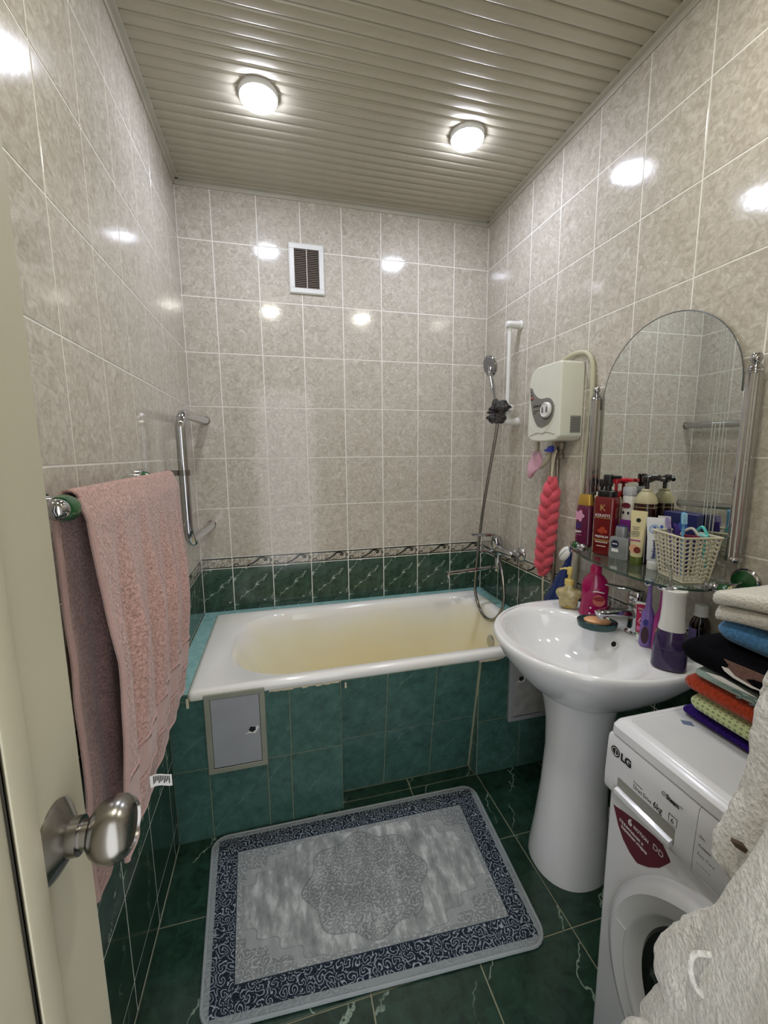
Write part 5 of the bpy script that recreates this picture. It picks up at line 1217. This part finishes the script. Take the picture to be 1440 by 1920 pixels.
bm = lathe(B(), [(.006, .107), (.006, .125), (.0095, .126), (.0095, .150), (.008, .153), (0, .1535)], 18); tube(bm, catmull([(0, 0, .145), (-.018, -.002, .147), (-.034, -.003, .142)], 5), [.0045]*6+[.003]*5, 10); part(t, 'pump_head', bm, ph)
t = thing('liquid_soap_bottle', 'magenta translucent liquid soap bottle with pump on the sink', 'bottle', (1.440, -1.030, Z1), face(1.44, -1.03))
b = part(t, 'bottle_body', rings(B(), [(0, .044, .026, 2.6), (.004, .047, .029, 2.6), (.03, .043, .028, 2.6), (.06, .041, .027, 2.5), (.10, .043, .028, 2.4), (.122, .040, .026, 2.2), (.138, .030, .021, 2), (.148, .020, .017, 2)], 36), tinted('magenta_soap', '#b3125f', .3))
mg = simple('magenta_cap', '#ad0f55', .3); part(t, 'collar', rings(B(), [(.146, .0165, .0165, 2), (.149, .018, .018, 2), (.172, .018, .018, 2), (.178, .015, .015, 2), (.182, .010, .010, 2)]), mg)
part(t, 'pump_stem', lathe(B(), [(.006, .18), (.006, .192)], 14), MT['clear']); part(t, 'pump_head', box(B(), -.008, .010, -.007, .007, .190, .202, .004, 2), mg)
part(b, 'round_label', disc(.020, .014, .062, -.0286, .95), simple('salmon_label', '#c46a62', .45)); part(b, 'label_band', prism(B(), [(-.020, .0), (-.008, .010), (.010, .012), (.018, .004), (.012, -.004), (-.006, -.006)], .0006, FL(.014, .066, -.0294)), simple('red_label_band', '#8e1d24', .45))
part(b, 'white_lettering', prism(B(), [(-.016, 0), (-.006, .003), (.018, .001), (.020, .004), (-.004, .0065), (-.014, .006)], .0005, FL(.010, .089, -.0288)), MT['whiteink'])
for dx, dz in ((-.010, .034), (-.012, .014), (.006, .025), (.014, .024)): part(b, 'white_dot', disc(.003, dx, dz, -.0290), MT['whiteink'])
t = thing('soap_dish', 'dark teal oval soap dish on the sink edge', 'soap dish', (1.375, -1.120, Z1-.001), face(1.375, -1.12)+.15)
part(t, 'dish', rings(B(), [(0, .050, .036, 2.1), (.004, .056, .041, 2.1), (.020, .060, .045, 2.1), (.024, .060, .045, 2.1), (.0255, .057, .042, 2.1), (.020, .048, .034, 2.1), (.015, .040, .028, 2.1)], 40), simple('dark_teal_plastic', '#123f40', .25, coat=.2))
single('soap_bar', rings(B(), [(.0, .030, .020, 2.2), (.004, .038, .026, 2.2), (.010, .040, .027, 2.2), (.015, .034, .022, 2.2), (.017, .020, .012, 2.2)], 36), simple('peach_soap', '#dba576', .35), 'peach coloured oval soap bar lying in the teal dish', 'soap').matrix_world = Matrix.Translation((1.375, -1.120, Z1+.0145)) @ Matrix.Rotation(face(1.375, -1.12)+.15, 4, 'Z')
t = thing('hand_cream_tube', 'crimson and white hand cream tube beside the tap', 'tube', (1.430, -1.236, Z1), face(1.43, -1.236)-.25)
b = part(t, 'tube_body', rings(B(), [(.020, .0125, .011, 2), (.024, .0145, .0125, 2), (.06, .016, .009, 2.4), (.108, .0185, .003, 4), (.118, .0185, .002, 4)]), simple('crimson_tube', '#a5174a', .35))
part(t, 'tube_cap', rings(B(), [(0, .013, .0115, 2), (.002, .0138, .012, 2), (.021, .0138, .012, 2)]), MT['white_plastic']); part(b, 'green_band', rings(B(), [(.0225, .0147, .0127, 2), (.027, .0152, .0125, 2)]), simple('mint_band', '#8fb596', .4)); part(b, 'white_crimp', box(B(), -.0187, .0187, -.0024, .0024, .112, .1195), MT['white_plastic'])
tlt = lambda x, z, y: facing((x, y, z), (1, 0, 0), (0, .09, 1))
text(b, 'ЛОС', .0085, MT['whiteink'], tlt(-.012, .097, -.0062), bold=.0002); part(b, 'small_print', prism(B(), [(-.008, 0), (.012, 0), (.012, .003), (-.008, .003)], .0004, tlt(0, .089, -.0070)), MT['whiteink'])
part(b, 'swirl_print', tube(B(), catmull([tlt(-.008, .060, -.0100) @ V(p) for p in ((0, 0, 0), (.006, .014, 0), (.010, .004, 0), (.004, -.002, 0), (.012, -.004, 0), (.016, .006, 0))], 5), .0010, 6), MT['whiteink']); part(b, 'pink_panel', prism(B(), [(-.011, 0), (.011, 0), (.011, .012), (-.011, .012)], .0004, tlt(0, .036, -.0122)), simple('rose_panel', '#cf6f9a', .4))
def ebrush(label, x, y, body_col, head_ring, blob, blobcol):
    t = thing('electric_toothbrush', label, 'toothbrush', (x, y, Z1), face(x, y)); mt = simple(label.split()[0]+'_ebrush', body_col, .3)
    b = part(t, 'handle', rings(B(), [(0, .0165, .015, 2.2), (.003, .0185, .0165, 2.2), (.03, .0175, .016, 2.2), (.07, .017, .0155, 2.2), (.10, .0155, .014, 2.1), (.112, .011, .010, 2), (.122, .0075, .0075, 2), (.16, .0055, .0055, 2), (.186, .0048, .0048, 2)]), mt)
    part(t, 'seam_ring', rings(B(), [(.0935, .0163, .0148, 2.2), (.0945, .0166, .0150, 2.2), (.0955, .0161, .0146, 2.2)]), simple(label.split()[0]+'_seam', body_col, .5))
    h = part(t, 'brush_head', lathe(B(), [(.0085, .004), (.0095, 0), (.0095, -.006), (.007, -.008), (0, -.0085)], 20, frame_to((-.002, -.004, .190), (-.55, -.83, .1))), mt)
    bm = B()
    for i in range(14):
        a = 2*math.pi*i/14; lathe(bm, [(.0018, .003), (.0019, .011), (0, .0115)], 6, frame_to((-.002, -.004, .190), (-.55, -.83, .1)) @ Matrix.Translation((.0065*math.cos(a), .0065*math.sin(a), 0)))
    part(h, 'bristle_ring', bm, MT['whiteink']); part(h, 'bristle_core', lathe(B(), [(.0042, .003), (.0042, .0115), (0, .012)], 14, frame_to((-.002, -.004, .190), (-.55, -.83, .1))), simple(label.split()[0]+'_core', head_ring, .5))
    for (z0, z1, w_), c in zip(blob, blobcol): part(b, 'colour_print', prism(B(), [(w_*.9*math.cos(a), (z1-z0)/2*math.sin(a)) for a in [2*math.pi*i/24 for i in range(24)]], .0006, FL(-.004, (z0+z1)/2, -.0166)), simple('print_'+c.strip('#'), c, .45))
ebrush('lavender electric toothbrush standing on the sink', 1.420, -1.262, '#7b62a8', '#1f2f96', ((.010, .062, .011), (.064, .084, .007)), ('#3c1d2e', '#2a2c80'))
ebrush('magenta electric toothbrush behind the water flosser', 1.424, -1.300, '#9a2f78', '#3a3480', ((.050, .074, .007), (.012, .046, .009)), ('#c8b51c', '#b88a5a'))
t = thing('water_flosser', 'white and violet cordless water flosser on the sink', 'water flosser', (1.374, -1.376, Z1), face(1.374, -1.376))
b = part(t, 'water_tank', rings(B(), [(0, .037, .030, 2.4), (.003, .040, .033, 2.4), (.04, .039, .032, 2.3), (.075, .036, .030, 2.2), (.100, .031, .027, 2.1), (.106, .028, .025, 2)], 36), simple('violet_translucent', '#4a3a68', .12, trans=.45, coat=.2))
part(b, 'tank_inner', rings(B(), [(.006, .030, .024, 2.4), (.056, .028, .023, 2.3)], 30), simple('violet_water', '#3c2f56', .2, trans=.2)); part(b, 'tank_seam', rings(B(), [(.056, .0385, .0318, 2.3), (.0572, .0387, .0320, 2.3), (.0584, .038, .0315, 2.3)], 36), simple('violet_seam', '#3f3158', .3))
part(t, 'handle', rings(B(), [(.104, .0305, .027, 2.2), (.108, .0305, .027, 2.2), (.125, .0275, .025, 2.1), (.16, .026, .0245, 2), (.20, .0262, .0248, 2), (.207, .0285, .027, 2), (.2105, .028, .0265, 2), (.212, .026, .0245, 2)], 36), MT['white_plastic'])
part(t, 'nozzle_base', lathe(B(), [(.010, .211), (.009, .214), (.004, .220), (.0035, .224)], 18, Matrix.Translation((-.012, -.012, 0))), simple('grey_clear_base', '#a5a5a8', .15, trans=.4))
part(t, 'jet_nozzle', tube(B(), catmull([(-.012, -.012, .215), (-.012, -.013, .245), (-.012, -.014, .262), (-.017, -.017, .272), (-.023, -.020, .276)], 6), [.0038]*8+[.0032]*8+[.0024]*9, 12), MT['clear'])
t = thing('medicine_bottle', 'dark brown medicine bottle with white screw cap on the sink', 'bottle', (1.510, -1.345, Z1), face(1.51, -1.345))
b = part(t, 'bottle_body', rings(B(), [(0, .022, .022, 2), (.003, .0245, .0245, 2), (.085, .0245, .0245, 2), (.100, .021, .021, 2), (.110, .014, .014, 2), (.116, .013, .013, 2)], 30), simple('dark_brown_glass', '#140a06', .08, coat=.4))
part(t, 'screw_cap', rings(B(), [(.114, .0175, .0175, 2), (.118, .0165, .0165, 2), (.120, .0155, .0155, 2), (.142, .0155, .0155, 2), (.145, .014, .014, 2)], 30), MT['white_plastic'])
bm = B(); loft(bm, [[V((.0249*math.sin(a), -.0249*math.cos(a), z)) for z in (.020, .080)] for a in [math.radians(q) for q in range(-80, -8, 6)]], closed=False, cap=False); part(b, 'violet_label', bm, simple('violet_paper', '#6b6296', .6))

# ================================================================= things hanging from the shelf holders
t = thing('shower_brush', 'white oval brush head hanging below the left shelf holder', 'brush', (1.472, -.852, .945))
bm = B(); Mo = Matrix.Translation((1.466, -.838, .972)) @ Matrix.Rotation(.7, 4, 'X') @ Matrix.Rotation(.2, 4, 'Y')
loft(bm, [[Mo @ V((.017*k*math.cos(a)*1.0, .024*k*math.sin(a), h)) for a in [2*math.pi*i/26 for i in range(26)]] for k, h in ((.2, -.034), (.6, -.028), (.9, -.014), (1, 0), (.95, .012), (.7, .026), (.25, .033))]); part(t, 'brush_shell', bm, MT['white_plastic'], world=True, sharp=70)
part(t, 'seam_line', tube(B(), [Mo @ V((.0175*math.cos(a), .0, .0335*math.sin(a))) for a in [2*math.pi*i/40 for i in range(41)]], .0009, 6), MT['greyink'], world=True)
part(t, 'hanging_loop', tube(B(), catmull([(1.466, -.852, .998), (1.466, -.862, 1.012), (1.466, -.868, 1.020)], 5), .0018, 8), MT['cord'], world=True)
t = thing('face_cloth', 'navy blue face cloth hanging in a point beside the sink', 'cloth', (1.47, -.80, .73))
bm = B(); R_ = []
for j in range(37):
    v = j/36; z = .985-.262*v; w_ = .006+.066*v; cy = -.862+.080*v; row = []
    for i in range(44):
        a = 2*math.pi*i/44; k = 1+.20*math.sin(a*6+1)*min(1, v*2)
        row.append(V((1.470+.016*(.4+v)*math.sin(a)*k, cy-w_*math.cos(a)*k, z+.022*v*math.cos(a)))+noise.noise_vector(V((a, v*4, 2)))*.003)
    R_.append(row)
loft(bm, R_); part(t, 'cloth_folds', bm, MT['navy_terry'], world=True, sharp=80)
part(t, 'hanging_loop', tube(B(), catmull([(1.466, -.860, .975), (1.464, -.868, 1.005), (1.470, -.872, 1.022), (1.474, -.866, 1.0)], 5), .0022, 8), MT['navy_terry'], world=True)
t = thing('shell_scrubber', 'pale green scrubber on a yellow band below the right shelf holder', 'scrubber', (1.455, -1.45, .985))
bm = B(); Mo = Matrix.Translation((1.452, -1.455, .998)) @ Matrix.Rotation(.12, 4, 'X')
loft(bm, [[Mo @ V((.020*k*math.cos(a), y, .0095*k*math.sin(a))) for a in [2*math.pi*i/20 for i in range(20)]] for k, y in ((.1, .042), (.5, .034), (.85, .018), (1, 0), (.9, -.018), (.5, -.032), (.1, -.038))]); part(t, 'scrubber_body', bm, simple('pale_green_plastic', '#a3ab86', .4), world=True)
part(t, 'yellow_band', tube(B(), [V((1.466+.015*math.cos(a), -1.444, 1.014+.017*math.sin(a))) for a in [2*math.pi*i/24 for i in range(25)]], .0016, 6), simple('yellow_elastic', '#c9b878', .6), world=True)
